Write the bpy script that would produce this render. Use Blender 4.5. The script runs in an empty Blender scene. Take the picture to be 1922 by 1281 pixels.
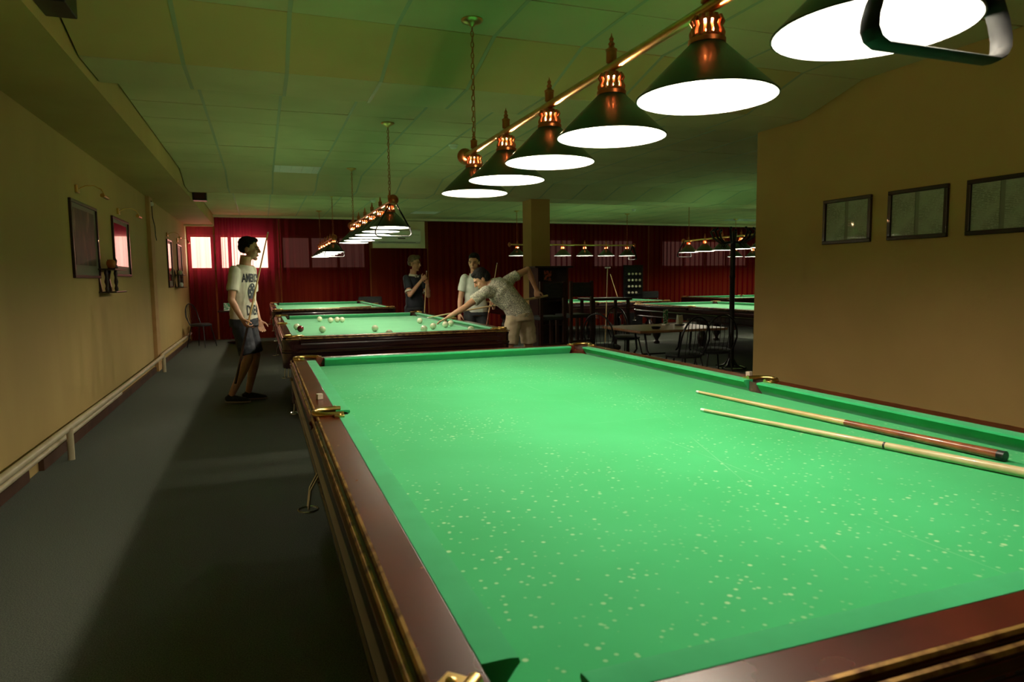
import bpy, bmesh, math, random
from mathutils import Vector, Matrix, noise
from mathutils.bvhtree import BVHTree
random.seed(7)
C = bpy.context.scene.collection
sc = bpy.context.scene
PI = math.pi

# ------------------------------------------------------------------ camera, world, exposure
FPX, YAW, PITCH, ROLL, CAMH = 1271.8, 0.35205, 0.0923, -0.01112, 1.3366
cy_, sy_ = math.cos(YAW), math.sin(YAW)
F_ = Vector((sy_*math.cos(PITCH), cy_*math.cos(PITCH), -math.sin(PITCH)))
R_ = Vector((cy_, -sy_, 0)); U_ = R_.cross(F_)
cr_, sr_ = math.cos(ROLL), math.sin(ROLL)
R2 = cr_*R_ + sr_*U_; U2 = -sr_*R_ + cr_*U_
cam = bpy.data.cameras.new('camera'); camo = bpy.data.objects.new('camera', cam); C.objects.link(camo)
M = Matrix.Identity(4)
for i in range(3):
    M[i][0] = R2[i]; M[i][1] = U2[i]; M[i][2] = -F_[i]
M[0][3], M[1][3], M[2][3] = 0, 0, CAMH
camo.matrix_world = M
cam.sensor_width = 36; cam.lens = FPX/1922*36; cam.clip_start = .05; cam.clip_end = 100
cam.dof.use_dof = True; cam.dof.focus_distance = 6.0; cam.dof.aperture_fstop = 7.0
sc.camera = camo
w = bpy.data.worlds.new('world'); sc.world = w; w.use_nodes = True
w.node_tree.nodes['Background'].inputs[0].default_value = (.55, .6, .6, 1)
w.node_tree.nodes['Background'].inputs[1].default_value = .3
sc.view_settings.view_transform = 'Standard'; sc.view_settings.look = 'None'
sc.view_settings.exposure = 0.45; sc.view_settings.gamma = 1; sc.view_settings.use_curve_mapping = False
sc.cycles.use_denoising = True
sc.cycles.max_bounces = 7; sc.cycles.diffuse_bounces = 4; sc.cycles.transparent_max_bounces = 10
sc.cycles.sample_clamp_indirect = 4; sc.cycles.use_light_tree = True
LAMP_W = 15.0                      # each billiard bulb
LAMP_COL = (1, .90, .72)
FILL_W = 17.0                       # added warm fill in each lamp gallery, standing in for leaking bulb light
WIN_BRIGHT, WIN_DIM = 4.6, .055

# ------------------------------------------------------------------ materials
def mat(name, col, rough=.6, metal=0, coat=0, sheen=0, emit=None, es=0, spec=.5):
    m = bpy.data.materials.new(name); m.use_nodes = True
    b = m.node_tree.nodes['Principled BSDF']
    b.inputs['Base Color'].default_value = (*col, 1); b.inputs['Roughness'].default_value = rough
    b.inputs['Metallic'].default_value = metal; b.inputs['Coat Weight'].default_value = coat
    b.inputs['Sheen Weight'].default_value = sheen; b.inputs['Specular IOR Level'].default_value = spec
    if emit: b.inputs['Emission Color'].default_value = (*emit, 1); b.inputs['Emission Strength'].default_value = es
    return m
def N(m, t, **kw):
    n = m.node_tree.nodes.new(t)
    for k, v in kw.items():
        if hasattr(n, k): setattr(n, k, v)
        else: n.inputs[k].default_value = v
    return n
def lk(m, a, b): m.node_tree.links.new(a, b)
def bsdf(m): return m.node_tree.nodes['Principled BSDF']
def noisy(m, c1, c2, scale=5, detail=4, stretch=(1, 1, 1), lo=.35, hi=.65, bump=0, bscale=None, coord='Object'):
    tc = N(m, 'ShaderNodeTexCoord'); mp = N(m, 'ShaderNodeMapping'); mp.inputs['Scale'].default_value = stretch
    lk(m, tc.outputs[coord], mp.inputs[0])
    n = N(m, 'ShaderNodeTexNoise'); n.inputs['Scale'].default_value = scale; n.inputs['Detail'].default_value = detail
    lk(m, mp.outputs[0], n.inputs['Vector'])
    r = N(m, 'ShaderNodeValToRGB'); r.color_ramp.elements[0].position = lo; r.color_ramp.elements[1].position = hi
    r.color_ramp.elements[0].color = (*c1, 1); r.color_ramp.elements[1].color = (*c2, 1)
    lk(m, n.outputs['Fac'], r.inputs[0]); lk(m, r.outputs[0], bsdf(m).inputs['Base Color'])
    if bump:
        n2 = N(m, 'ShaderNodeTexNoise'); n2.inputs['Scale'].default_value = bscale or scale*8
        lk(m, mp.outputs[0], n2.inputs['Vector'])
        bp = N(m, 'ShaderNodeBump'); bp.inputs['Strength'].default_value = bump; bp.inputs['Distance'].default_value = .01
        lk(m, n2.outputs['Fac'], bp.inputs['Height']); lk(m, bp.outputs[0], bsdf(m).inputs['Normal'])
    return m, mp, r

def mixcol(m, prev, fac_out, col):
    x = N(m, 'ShaderNodeMix', data_type='RGBA'); lk(m, fac_out, x.inputs[0]); lk(m, prev, x.inputs[6])
    x.inputs[7].default_value = (*col, 1); lk(m, x.outputs[2], bsdf(m).inputs['Base Color']); return x.outputs[2]
def math_(m, op, a, b=None):
    n = N(m, 'ShaderNodeMath', operation=op)
    for i, v in enumerate((a, b)):
        if v is None: continue
        if isinstance(v, (int, float)): n.inputs[i].default_value = v
        else: lk(m, v, n.inputs[i])
    return n.outputs[0]
def ramp01(m, src, lo, hi):
    r = N(m, 'ShaderNodeMapRange'); lk(m, src, r.inputs[0]); r.inputs[1].default_value = lo; r.inputs[2].default_value = hi
    return r.outputs[0]

# green cloth with chalk dots, faint ruled line
def cloth(name, base, light, dots):
    m = mat(name, base, .9, sheen=.25, spec=.2); bsdf(m).inputs['Sheen Roughness'].default_value = .4
    m, mp, r = noisy(m, base, light, 2.2, 5, lo=.3, hi=.75)
    out = r.outputs[0]
    if dots:
        for sc_, th, keep, st in ((46, .22, .15, .55), (26, .15, .25, .8), (12, .085, .4, .8)):
            v = N(m, 'ShaderNodeTexVoronoi'); v.inputs['Scale'].default_value = sc_; lk(m, mp.outputs[0], v.inputs['Vector'])
            d = math_(m, 'SUBTRACT', 1.0, ramp01(m, v.outputs['Distance'], th*.5, th))
            sp = N(m, 'ShaderNodeSeparateColor'); lk(m, v.outputs['Color'], sp.inputs[0])
            k = math_(m, 'GREATER_THAN', sp.outputs[0], keep)
            nn = N(m, 'ShaderNodeTexNoise'); nn.inputs['Scale'].default_value = 1.6; lk(m, mp.outputs[0], nn.inputs['Vector'])
            q = ramp01(m, nn.outputs['Fac'], .36, .55)
            f = math_(m, 'MULTIPLY', math_(m, 'MULTIPLY', math_(m, 'MULTIPLY', d, k), q), st)
            out = mixcol(m, out, f, (.55, .75, .42))
        # ball tracks: thin pale scratches, one at a slant, one across the baulk
        s = N(m, 'ShaderNodeSeparateXYZ'); lk(m, mp.outputs[0], s.inputs[0])
        for a, b, c0, wd in ((.0, 1, 1.12, .0016), (0, 1, -.32, .002), (.55, 1, .15, .0018), (1, 0, .03, .0012), (1, -.35, .35, .0014)):
            e = math_(m, 'ADD', math_(m, 'MULTIPLY', s.outputs[0], a), math_(m, 'MULTIPLY', s.outputs[1], b))
            ln = math_(m, 'LESS_THAN', math_(m, 'ABSOLUTE', math_(m, 'SUBTRACT', e, c0)), wd)
            nn = N(m, 'ShaderNodeTexNoise'); nn.inputs['Scale'].default_value = 3.5; lk(m, mp.outputs[0], nn.inputs['Vector'])
            out = mixcol(m, out, math_(m, 'MULTIPLY', math_(m, 'MULTIPLY', ln, ramp01(m, nn.outputs['Fac'], .45, .6)), .35), (.4, .65, .4))
    return m
CLOTH1 = cloth('green_cloth_worn', (.024, .38, .115), (.045, .47, .165), True)
CUSH1 = noisy(mat('cushion_cloth', (.02, .34, .1), .9, sheen=.2, spec=.2), (.02, .37, .125), (.028, .42, .15), 9)[0]
CLOTH2 = cloth('green_cloth_pale', (.13, .46, .22), (.17, .54, .27), False)
CUSH2 = mat('cushion_cloth_pale', (.06, .36, .16), .9, sheen=.3)
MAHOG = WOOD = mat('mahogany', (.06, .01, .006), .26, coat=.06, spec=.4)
WOOD, mpw, rw = noisy(WOOD, (.045, .006, .003), (.12, .017, .008), 6, 6, (1, 1, 1), .3, .75)
v = N(WOOD, 'ShaderNodeTexVoronoi'); v.inputs['Scale'].default_value = 22; lk(WOOD, mpw.outputs[0], v.inputs['Vector'])
spc = N(WOOD, 'ShaderNodeSeparateColor'); lk(WOOD, v.outputs['Color'], spc.inputs[0])
fm = math_(WOOD, 'MULTIPLY', math_(WOOD, 'LESS_THAN', v.outputs['Distance'], .07), math_(WOOD, 'GREATER_THAN', spc.outputs[1], .8))
mixcol(WOOD, rw.outputs[0], math_(WOOD, 'MULTIPLY', fm, .7), (.4, .2, .08))
DWOOD = noisy(mat('dark_wood', (.02, .006, .005), .3, coat=.3), (.012, .004, .003), (.03, .009, .006), 4, 5)[0]
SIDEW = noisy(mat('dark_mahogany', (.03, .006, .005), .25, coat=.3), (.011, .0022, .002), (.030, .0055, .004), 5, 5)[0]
GILT = noisy(mat('worn_gilding', (.4, .2, .05), .45, .5), (.13, .05, .015), (.48, .26, .07), 24, 4, (1, 1, 1), .38, .56)[0]
BRASS = noisy(mat('brass', (.8, .5, .18), .28, 1), (.72, .42, .13), (.85, .56, .22), 8)[0]
COPPER = noisy(mat('copper', (.6, .2, .09), .28, 1), (.5, .14, .06), (.7, .26, .12), 12)[0]
STEEL = noisy(mat('steel', (.6, .6, .6), .25, 1), (.5, .5, .5), (.7, .7, .7), 12)[0]
BLACK = noisy(mat('black_metal', (.01, .01, .01), .35, .3), (.007, .007, .007), (.014, .014, .014), 20)[0]
MATBLK = noisy(mat('matt_black_strap', (.01, .01, .01), .6, spec=.2), (.006, .006, .006), (.012, .012, .011), 20)[0]
BLACKP = noisy(mat('black_fabric', (.012, .014, .012), .8), (.009, .01, .009), (.018, .02, .018), 30)[0]
SHADE = noisy(mat('green_enamel', (.012, .03, .014), .4, coat=.1), (.010, .026, .012), (.015, .036, .018), 3)[0]
LINING = noisy(mat('white_enamel', (.9, .9, .86), .5), (.86, .87, .84), (.92, .92, .9), 5)[0]
SLEEVE = mat('glow_socket_sleeve', (.9, .5, .1), .4, emit=(1, .62, .18), es=2.2)  # bulb light leaking at the socket, put in as emission
BALL = noisy(mat('ivory_ball', (.75, .72, .5), .15, coat=.5), (.72, .70, .48), (.8, .77, .56), 20)[0]
REDBALL = noisy(mat('dark_red_ball', (.12, .008, .012), .15, coat=.5), (.1, .006, .01), (.14, .01, .015), 20)[0]
CHALK = noisy(mat('chalk_cube', (.5, .4, .3), .8), (.42, .33, .26), (.6, .5, .36), 60)[0]
TAN = noisy(mat('tan_wall_paint', (.5, .3, .1), .75), (.46, .285, .095), (.53, .33, .115), 1.1, 4, bump=.08, bscale=60)[0]
CREAM = noisy(mat('cream_wall_paint', (.55, .4, .15), .7), (.44, .31, .105), (.56, .40, .145), .8, 5, (1, 1, .35), bump=.06, bscale=50)[0]
BOXT = noisy(mat('orange_tan_paint', (.55, .32, .12), .7), (.5, .29, .11), (.58, .35, .14), 6)[0]
PIPE = noisy(mat('cream_gloss_paint', (.55, .47, .3), .4), (.5, .42, .26), (.6, .52, .34), 5)[0]
PALEC = noisy(mat('pale_cream_paint', (.8, .74, .52), .6), (.76, .70, .48), (.84, .78, .56), 3)[0]
SKIRT = noisy(mat('brown_skirting', (.07, .03, .015), .5), (.05, .02, .01), (.09, .04, .02), 4)[0]
GRIDM = mat('grid_metal', (.42, .42, .28), .6)
def tilemat():
    m = mat('ceiling_tile', (.5, .46, .32), .9, spec=.1)
    m, mp, r = noisy(m, (.60, .52, .30), (.70, .60, .36), 1.3, 3)
    v = N(m, 'ShaderNodeTexNoise'); v.inputs['Scale'].default_value = 38; v.inputs['Detail'].default_value = 5; v.inputs['Roughness'].default_value = .7
    tc = N(m, 'ShaderNodeTexCoord'); lk(m, tc.outputs['Object'], v.inputs['Vector'])
    f = math_(m, 'SUBTRACT', 1.0, ramp01(m, v.outputs['Fac'], .27, .31))
    mixcol(m, r.outputs[0], math_(m, 'MULTIPLY', f, .75), (.08, .09, .06)); return m
TILE = tilemat()
TILEY = noisy(mat('ceiling_tile_yellow', (.5, .42, .25), .9, spec=.1), (.60, .44, .2), (.66, .49, .23), 1.3)[0]  # yellower tone for the near sloped tile row
CARPET = mat('grey_carpet', (.03, .033, .03), .95, spec=.1)
noisy(CARPET, (.065, .078, .068), (.155, .165, .135), 190, 6, lo=.35, hi=.68, bump=.5, bscale=320)
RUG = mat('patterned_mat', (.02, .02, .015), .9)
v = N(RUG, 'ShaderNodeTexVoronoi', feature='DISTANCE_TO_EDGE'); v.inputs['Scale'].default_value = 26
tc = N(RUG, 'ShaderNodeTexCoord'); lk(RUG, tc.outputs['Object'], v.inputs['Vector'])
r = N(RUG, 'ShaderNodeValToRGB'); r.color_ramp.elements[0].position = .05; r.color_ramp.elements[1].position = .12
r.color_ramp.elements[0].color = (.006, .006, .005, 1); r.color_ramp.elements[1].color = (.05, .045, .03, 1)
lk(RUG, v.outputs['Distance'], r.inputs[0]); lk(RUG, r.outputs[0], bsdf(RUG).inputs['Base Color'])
def curtainmat():
    m = bpy.data.materials.new('sheer_red_curtain'); m.use_nodes = True; nt = m.node_tree; nt.nodes.clear()
    out = N(m, 'ShaderNodeOutputMaterial'); tr = N(m, 'ShaderNodeBsdfTransparent'); tl = N(m, 'ShaderNodeBsdfTranslucent'); df = N(m, 'ShaderNodeBsdfDiffuse')
    tr.inputs[0].default_value = (.92, .46, .40, 1); tl.inputs[0].default_value = (.42, .02, .04, 1); df.inputs[0].default_value = (.032, .0006, .006, 1)
    a = N(m, 'ShaderNodeMixShader'); a.inputs[0].default_value = .55; lk(m, tl.outputs[0], a.inputs[1]); lk(m, df.outputs[0], a.inputs[2])
    lw = N(m, 'ShaderNodeLayerWeight'); lw.inputs[0].default_value = .5
    f = ramp01(m, lw.outputs['Facing'], .05, .6)        # cloth seen edge-on is denser
    f2 = math_(m, 'ADD', math_(m, 'MULTIPLY', f, .46), .53)
    b = N(m, 'ShaderNodeMixShader'); lk(m, f2, b.inputs[0]); lk(m, tr.outputs[0], b.inputs[1]); lk(m, a.outputs[0], b.inputs[2])
    lk(m, b.outputs[0], out.inputs[0]); return m
CURTAIN = curtainmat()
def emis(name, col, s): return mat(name, col, .4, emit=col, es=s)
GLASSB = emis('daylit_frosted_pane', (1, .93, .82), WIN_BRIGHT)
GLASSD = emis('dim_frosted_pane', (.9, .85, .8), WIN_DIM)
WHITE = noisy(mat('white_plastic', (.7, .7, .62), .35), (.80, .80, .72), (.88, .88, .80), 3)[0]
PAPER = mat('printed_paper', (.33, .35, .27), .6)
GLASSF = mat('picture_glass', (.02, .02, .02), .05)
SKIN = noisy(mat('skin', (.52, .27, .15), .5), (.48, .24, .13), (.56, .30, .18), 14)[0]
bsdf(SKIN).inputs['Subsurface Weight'].default_value = .05
LIP = mat('lips', (.38, .13, .09), .5)
HAIRB = noisy(mat('black_hair', (.012, .009, .007), .75, spec=.25), (.004, .003, .0025), (.012, .009, .007), 60)[0]
HAIRL = noisy(mat('light_brown_hair', (.14, .09, .045), .5), (.10, .06, .03), (.2, .13, .07), 60)[0]
EYE = mat('eye', (.02, .015, .01), .2)
CUEW = noisy(mat('maple', (.62, .42, .18), .3, coat=.4), (.58, .38, .15), (.68, .47, .22), 10, 4, (1, 1, 1))[0]
CUEP = noisy(mat('pale_ash', (.66, .50, .27), .3, coat=.4), (.6, .44, .22), (.72, .56, .32), 10)[0]
CUER = noisy(mat('rosewood', (.25, .07, .03), .25, coat=.5), (.18, .045, .02), (.32, .1, .04), 12)[0]
TABTOP = noisy(mat('brown_table_top', (.3, .14, .06), .35), (.25, .11, .05), (.34, .17, .08), 5, 5, (1, 8, 1))[0]

# ------------------------------------------------------------------ mesh helpers
class MB:
    def __init__(s): s.v = []; s.f = []
    def add(s, vs, fs):
        o = len(s.v); s.v += [tuple(x) for x in vs]; s.f += [tuple(i+o for i in f) for f in fs]; return s
    def box(s, c, d, rot=None):
        hx, hy, hz = d[0]/2, d[1]/2, d[2]/2
        vs = [Vector((x, y, z)) for x in (-hx, hx) for y in (-hy, hy) for z in (-hz, hz)]
        if rot: vs = [rot @ q for q in vs]
        vs = [q+Vector(c) for q in vs]
        return s.add(vs, [(0, 1, 3, 2), (4, 6, 7, 5), (0, 4, 5, 1), (2, 3, 7, 6), (0, 2, 6, 4), (1, 5, 7, 3)])
    def bb(s, x0, x1, y0, y1, z0, z1): return s.box(((x0+x1)/2, (y0+y1)/2, (z0+z1)/2), (abs(x1-x0), abs(y1-y0), abs(z1-z0)))
    def lathe(s, prof, n=20, o=(0, 0, 0), caps=True, axis=None):
        vs = []; fs = []; o = Vector(o)
        Q = Vector((0, 0, 1)).rotation_difference(Vector(axis).normalized()).to_matrix() if axis else None
        for r_, z in prof:
            for i in range(n):
                a = 2*PI*i/n; q = Vector((r_*math.cos(a), r_*math.sin(a), z))
                if Q: q = Q @ q
                vs.append(q+o)
        for k in range(len(prof)-1):
            for i in range(n):
                j = (i+1) % n; fs.append((k*n+i, k*n+j, (k+1)*n+j, (k+1)*n+i))
        if caps:
            fs.append(tuple(range(n-1, -1, -1))); fs.append(tuple((len(prof)-1)*n+i for i in range(n)))
        return s.add(vs, fs)
    def tube(s, pts, r, n=8, closed=False, side=None, b=None):
        pts = [Vector(p) for p in pts]; m = len(pts); vs = []; fs = []
        rr = r if isinstance(r, list) else [r]*m
        prev = None
        for k, p in enumerate(pts):
            if closed: t = pts[(k+1) % m]-pts[k-1]
            else: t = pts[min(k+1, m-1)]-pts[max(k-1, 0)]
            t.normalize()
            if side is not None: u = Vector(side[k] if isinstance(side[0], (list, tuple, Vector)) else side)
            elif prev is None: u = Vector((0, 0, 1)) if abs(t.z) < .9 else Vector((1, 0, 0))
            else: u = prev
            u = (u-t*u.dot(t)).normalized(); prev = u; w_ = t.cross(u)
            q = rr[k]; ra, rb = q if isinstance(q, (tuple, list)) else (q, q)
            for i in range(n):
                a = 2*PI*i/n; vs.append(p+u*ra*math.cos(a)+w_*rb*math.sin(a))
        K = m if closed else m-1
        for k in range(K):
            k2 = (k+1) % m
            for i in range(n):
                j = (i+1) % n; fs.append((k*n+i, k*n+j, k2*n+j, k2*n+i))
        if not closed:
            fs.append(tuple(range(n-1, -1, -1))); fs.append(tuple((m-1)*n+i for i in range(n)))
        return s.add(vs, fs)
    def ell(s, c, r, axes=None, nu=14, nv=9):
        c = Vector(c); A = axes or (Vector((1, 0, 0)), Vector((0, 1, 0)), Vector((0, 0, 1)))
        if isinstance(r, (int, float)): r = (r, r, r)
        vs = [c+A[2]*r[2]]; fs = []
        for k in range(1, nv):
            t = PI*k/nv
            for i in range(nu):
                a = 2*PI*i/nu
                vs.append(c+A[0]*r[0]*math.sin(t)*math.cos(a)+A[1]*r[1]*math.sin(t)*math.sin(a)+A[2]*r[2]*math.cos(t))
        vs.append(c-A[2]*r[2]); L = len(vs)-1
        for i in range(nu):
            j = (i+1) % nu; fs.append((0, 1+i, 1+j)); fs.append((L, 1+(nv-2)*nu+j, 1+(nv-2)*nu+i))
            for k in range(nv-2): fs.append((1+k*nu+i, 1+(k+1)*nu+i, 1+(k+1)*nu+j, 1+k*nu+j))
        return s.add(vs, fs)
    def prism(s, prof, p0, p1, out, up=(0, 0, 1)):
        """profile (u, w): u along out, w along up, extruded from p0 to p1"""
        p0, p1, out, up = map(Vector, (p0, p1, out, up)); n = len(prof)
        vs = [p0+out*u+up*w_ for u, w_ in prof]+[p1+out*u+up*w_ for u, w_ in prof]
        fs = [(i, (i+1) % n, n+(i+1) % n, n+i) for i in range(n)]+[tuple(range(n-1, -1, -1)), tuple(range(n, 2*n))]
        return s.add(vs, fs)
    def mesh(s, name, m, smooth=None):
        me = bpy.data.meshes.new(name); me.from_pydata(s.v, [], s.f); me.validate()
        bm = bmesh.new(); bm.from_mesh(me); bmesh.ops.recalc_face_normals(bm, faces=bm.faces[:]); bm.to_mesh(me); bm.free()
        if m: me.materials.append(m)
        if smooth:
            me.shade_smooth(); me.set_sharp_from_angle(angle=math.radians(smooth))
        return me
    def build(s, name, m, parent=None, smooth=40):
        o = bpy.data.objects.new(name, s.mesh(name, m, smooth)); C.objects.link(o)
        if parent: o.parent = parent
        return o
def bevel(o, w_=.004, seg=2):
    b = o.modifiers.new('bevel', 'BEVEL'); b.width = w_; b.segments = seg; b.limit_method = 'ANGLE'; return o
def thing(name, label, cat, loc=(0, 0, 0), rz=0, group=None):
    o = bpy.data.objects.new(name, None); C.objects.link(o); o.location = loc; o.rotation_euler = (0, 0, rz)
    o.empty_display_size = .1; return tag(o, label, cat, group)
def tag(o, label, cat, group=None):
    o['label'] = label; o['category'] = cat
    if group: o['group'] = group
    return o
def struct(o): o['kind'] = 'structure'; return o
def copy_tree(o, parent=None):
    c = o.copy(); C.objects.link(c)
    if parent: c.parent = parent
    for ch in list(o.children): copy_tree(ch, c)
    return c
def cp(o, loc, rz=None, label=None, group=None):
    c = copy_tree(o); c.location = loc
    if rz is not None: c.rotation_euler.z = rz
    if label: c['label'] = label
    if group: c['group'] = group
    return c

# ------------------------------------------------------------------ room shell
WL = -1.55; WR = 4.40; SOF = -.955; ZC = 2.822; ZB = 2.66; YB = 17.0; XE = 16.0
struct(MB().bb(WL-.2, XE+.2, -2.2, YB+.2, -.1, 0).build('floor', CARPET, smooth=None))
struct(MB().bb(WL-.2, WL, -2, YB, 0, ZC+.1).build('wall_left', CREAM, smooth=None))
struct(MB().bb(WR, WR+.25, -2, 5.02, 0, ZC+.1).build('wall_right', TAN, smooth=None))
struct(MB().bb(WR, XE, 5.02, 5.27, 0, ZC+.1).build('wall_near_hall', TAN, smooth=None))
struct(MB().bb(WL, WR, -2.2, -2, 0, ZC+.1).build('wall_near', TAN, smooth=None))
struct(MB().bb(XE, XE+.2, 5, YB, 0, ZC+.1).build('wall_far_hall', TAN, smooth=None))
# back wall with window openings
wins = [(-1.50, .20), (.48, 2.44), (7.2, 8.1), (8.7, 9.98), (10.9, 13.9)]
WZ0, WZ1 = 1.60, 2.40
b = MB(); b.bb(WL, XE, YB, YB+.2, 0, WZ0); b.bb(WL, XE, YB, YB+.2, WZ1, ZC+.1)
xs = WL
for a, c in wins+[(XE, XE)]:
    if a > xs: b.bb(xs, a, YB, YB+.2, WZ0, WZ1)
    xs = c
struct(b.build('wall_back', TAN, smooth=None))
for k, (a, c) in enumerate(wins):
    fr = MB(); fr.bb(a, c, YB+.04, YB+.1, WZ0, WZ0+.05); fr.bb(a, c, YB+.04, YB+.1, WZ1-.05, WZ1)
    n = max(1, round((c-a)/.75)); q = (c-a)/n
    for i in range(n+1):
        x = a+q*i; fr.bb(max(a, x-.035), min(c, x+.035), YB+.04, YB+.1, WZ0+.05, WZ1-.05)
    if k == 0: fr.bb(-1.05, -.83, YB-.02, YB+.1, WZ0, WZ1)
    o = struct(fr.build('window_%d' % (k+1), PIPE, smooth=None))
    for i in range(n):
        MB().bb(a+q*i+.03, a+q*(i+1)-.03, YB+.065, YB+.075, WZ0+.04, WZ1-.04).build('pane', GLASSB if k == 0 else GLASSD, o, None)
# soffit, cornice, skirting
struct(MB().bb(WL, SOF, -2, YB, 2.60, ZC+.1).build('trim_1', CREAM, smooth=None))
struct(MB().bb(SOF, XE, 16.62, 16.70, 2.775, ZC).build('trim_2', PALEC, smooth=None))
struct(MB().bb(WL, SOF, 16.60, 16.70, 2.565, 2.60).build('trim_3', PALEC, smooth=None))
b = MB(); b.bb(WL, WL+.02, -2, 5.35, 0, .075); struct(b.build('baseboard_left', SKIRT, smooth=None))
b = MB(); b.bb(WL, WL+.035, 5.62, 11.2, 0, .08); b.bb(WL, WL+.02, 11.75, 16.6, 0, .08); struct(b.build('baseboard_left_far', SKIRT, smooth=None))
struct(MB().bb(WR-.02, WR, -2, 5.27, 0, .08).build('baseboard_right', SKIRT, smooth=None))
struct(MB().bb(WL, WL+.05, 11.32, 11.66, 0, 2.60).build('trim_4', BOXT, smooth=None))

# ceiling: slab, tee bars, tiles
ceil = struct(MB().bb(SOF-.1, XE, -2, YB, ZC+.06, ZC+.12).build('ceiling', mat('ceiling_void', (.02, .02, .02), .9), smooth=None))
rows = []        # (y0, z0, y1, z1, yellow)
y = 4.09
for k in range(10): rows.append((y-.583*(k+1), ZC, y-.583*k, ZC, 0))
rows += [(4.09, ZC, 4.70, ZB, 1), (4.70, ZB, 5.27, ZB, 0)]
for k in range(8): rows.append((5.198+.6*k, ZC, 5.798+.6*k, ZC, 0))
rows += [(9.998, ZC, 10.60, ZB+.005, 0), (10.60, ZB+.005, 11.20, ZB+.005, 0)]
for k in range(9): rows.append((11.2+.6*k, ZC, 11.8+.6*k, ZC, 0))
GX = -.39
cols = [(SOF, GX)]+[(GX+.6*i, min(XE, GX+.6*(i+1))) for i in range(28) if GX+.6*i < XE-.05]
lights_at = [(.21, 9.398), (3.21, 14.8), (11.61, 14.8), (12.21, 14.8)]
cand = []
for ri, (y0, z0, y1, z1, yel) in enumerate(rows):
    for x0, x1 in cols:
        if y1 < 5.3 and x0 > WR: continue
        x1_ = min(x1, WR) if y1 < 5.3 else x1
        if any(abs(x0-a) < .1 and abs(y0-b_) < .3 for a, b_ in lights_at): continue
        g = .012
        t = random.Random(ri*100+int(x0*10))
        dz = t.uniform(-.0015, .003); dy = t.uniform(0, .004)
        if t.random() < .06: dz -= .006
        vs = [(x0+g, y0+.006+dy, z0+dz), (x1_-g, y0+.006+dy, z0+t.uniform(-.002, .002)), (x1_-g, y1-.006, z1+dz), (x0+g, y1-.006, z1-t.uniform(0, .003))]
        vs += [(a, b_, c+.015) for a, b_, c in vs]
        fs = [(0, 3, 2, 1), (4, 5, 6, 7), (0, 1, 5, 4), (1, 2, 6, 5), (2, 3, 7, 6), (3, 0, 4, 7)]
        # visible size: solid angle seen from the camera position, only inside the view
        cxx, cyy = (x0+x1_)/2, (y0+y1)/2
        d = Vector((cxx, cyy, z0-CAMH)); dep = d.dot(F_)
        if dep > .2: px = 961+FPX*d.dot(R2)/dep; py = 640-FPX*d.dot(U2)/dep
        vis = dep > .2 and -60 < px < 1500 and -60 < py < 450
        cand.append(((1/d.length**3 if vis else -d.length), vs, fs, yel))
cand.sort(key=lambda q: -q[0])
for k, (s_, vs, fs, yel) in enumerate(cand[:300]):
    me = bpy.data.meshes.new('tile'); me.from_pydata(vs, [], fs); me.materials.append(TILEY if yel else TILE)
    o = bpy.data.objects.new('tile', me); C.objects.link(o); o.parent = ceil
b = MB()
for s_, vs, fs, yel in cand[300:]: b.add(vs, fs)
b.build('tile', TILE, ceil, None)['kind'] = 'stuff'
b = MB()
def tee(x, y0, z0, y1, z1):
    b.prism([(-.012, 0), (.012, 0), (.012, .012), (-.012, .012)], (x, y0, z0-.001), (x, y1, z1-.001), (1, 0, 0))
segs = [(-1.7, ZC, 4.09, ZC), (4.09, ZC, 4.70, ZB), (4.70, ZB, 5.27, ZB), (5.27, ZC, 9.998, ZC), (9.998, ZC, 10.6, ZB+.005), (10.6, ZB+.005, 11.2, ZB+.005), (11.2, ZC, 16.62, ZC)]
for i in range(28):
    x = GX+.6*i
    if x > XE: break
    for s_ in segs:
        if s_[2] < 5.3 and x > WR: continue
        tee(x, *s_)
b.build('ceiling_grid', GRIDM, ceil, None)
b = MB(); b.bb(SOF, WR, 5.245, 5.265, ZB, ZC+.02); b.bb(SOF, XE, 11.18, 11.198, ZB, ZC+.02)
b.build('beam_side', TILE, ceil, None)
# louvred fluorescent fittings (off)
for k, (x, y0) in enumerate(lights_at):
    t = thing('ceiling_light', ['unlit louvred fluorescent fitting in the tiles over the middle table', 'unlit louvred fitting in the ceiling before the air conditioner', 'left one of the two unlit fittings above the coat rack', 'right one of the two unlit fittings above the coat rack'][k], 'ceiling light', (x+.3, y0+.3, ZC))
    m = MB(); m.bb(-.29, .29, -.29, .29, .03, .04)
    for s_ in (-1, 1): m.box((s_*.285, 0, .018), (.012, .58, .036)); m.box((0, s_*.285, .018), (.58, .012, .036))
    m.build('housing', LINING, t, None)
    for j in range(5): MB().box((0, -.2+.1*j, .016), (.56, .008, .03)).build('louvre', LINING, t, None)
    for j in range(4): MB().box((-.21+.14*j, 0, .016), (.006, .56, .028)).build('divider', LINING, t, None)
# pillar in the hall
struct(MB().bb(4.32, 4.66, 10.75, 11.15, 0, ZB+.03).build('trim_5', TAN, smooth=None))

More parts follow.
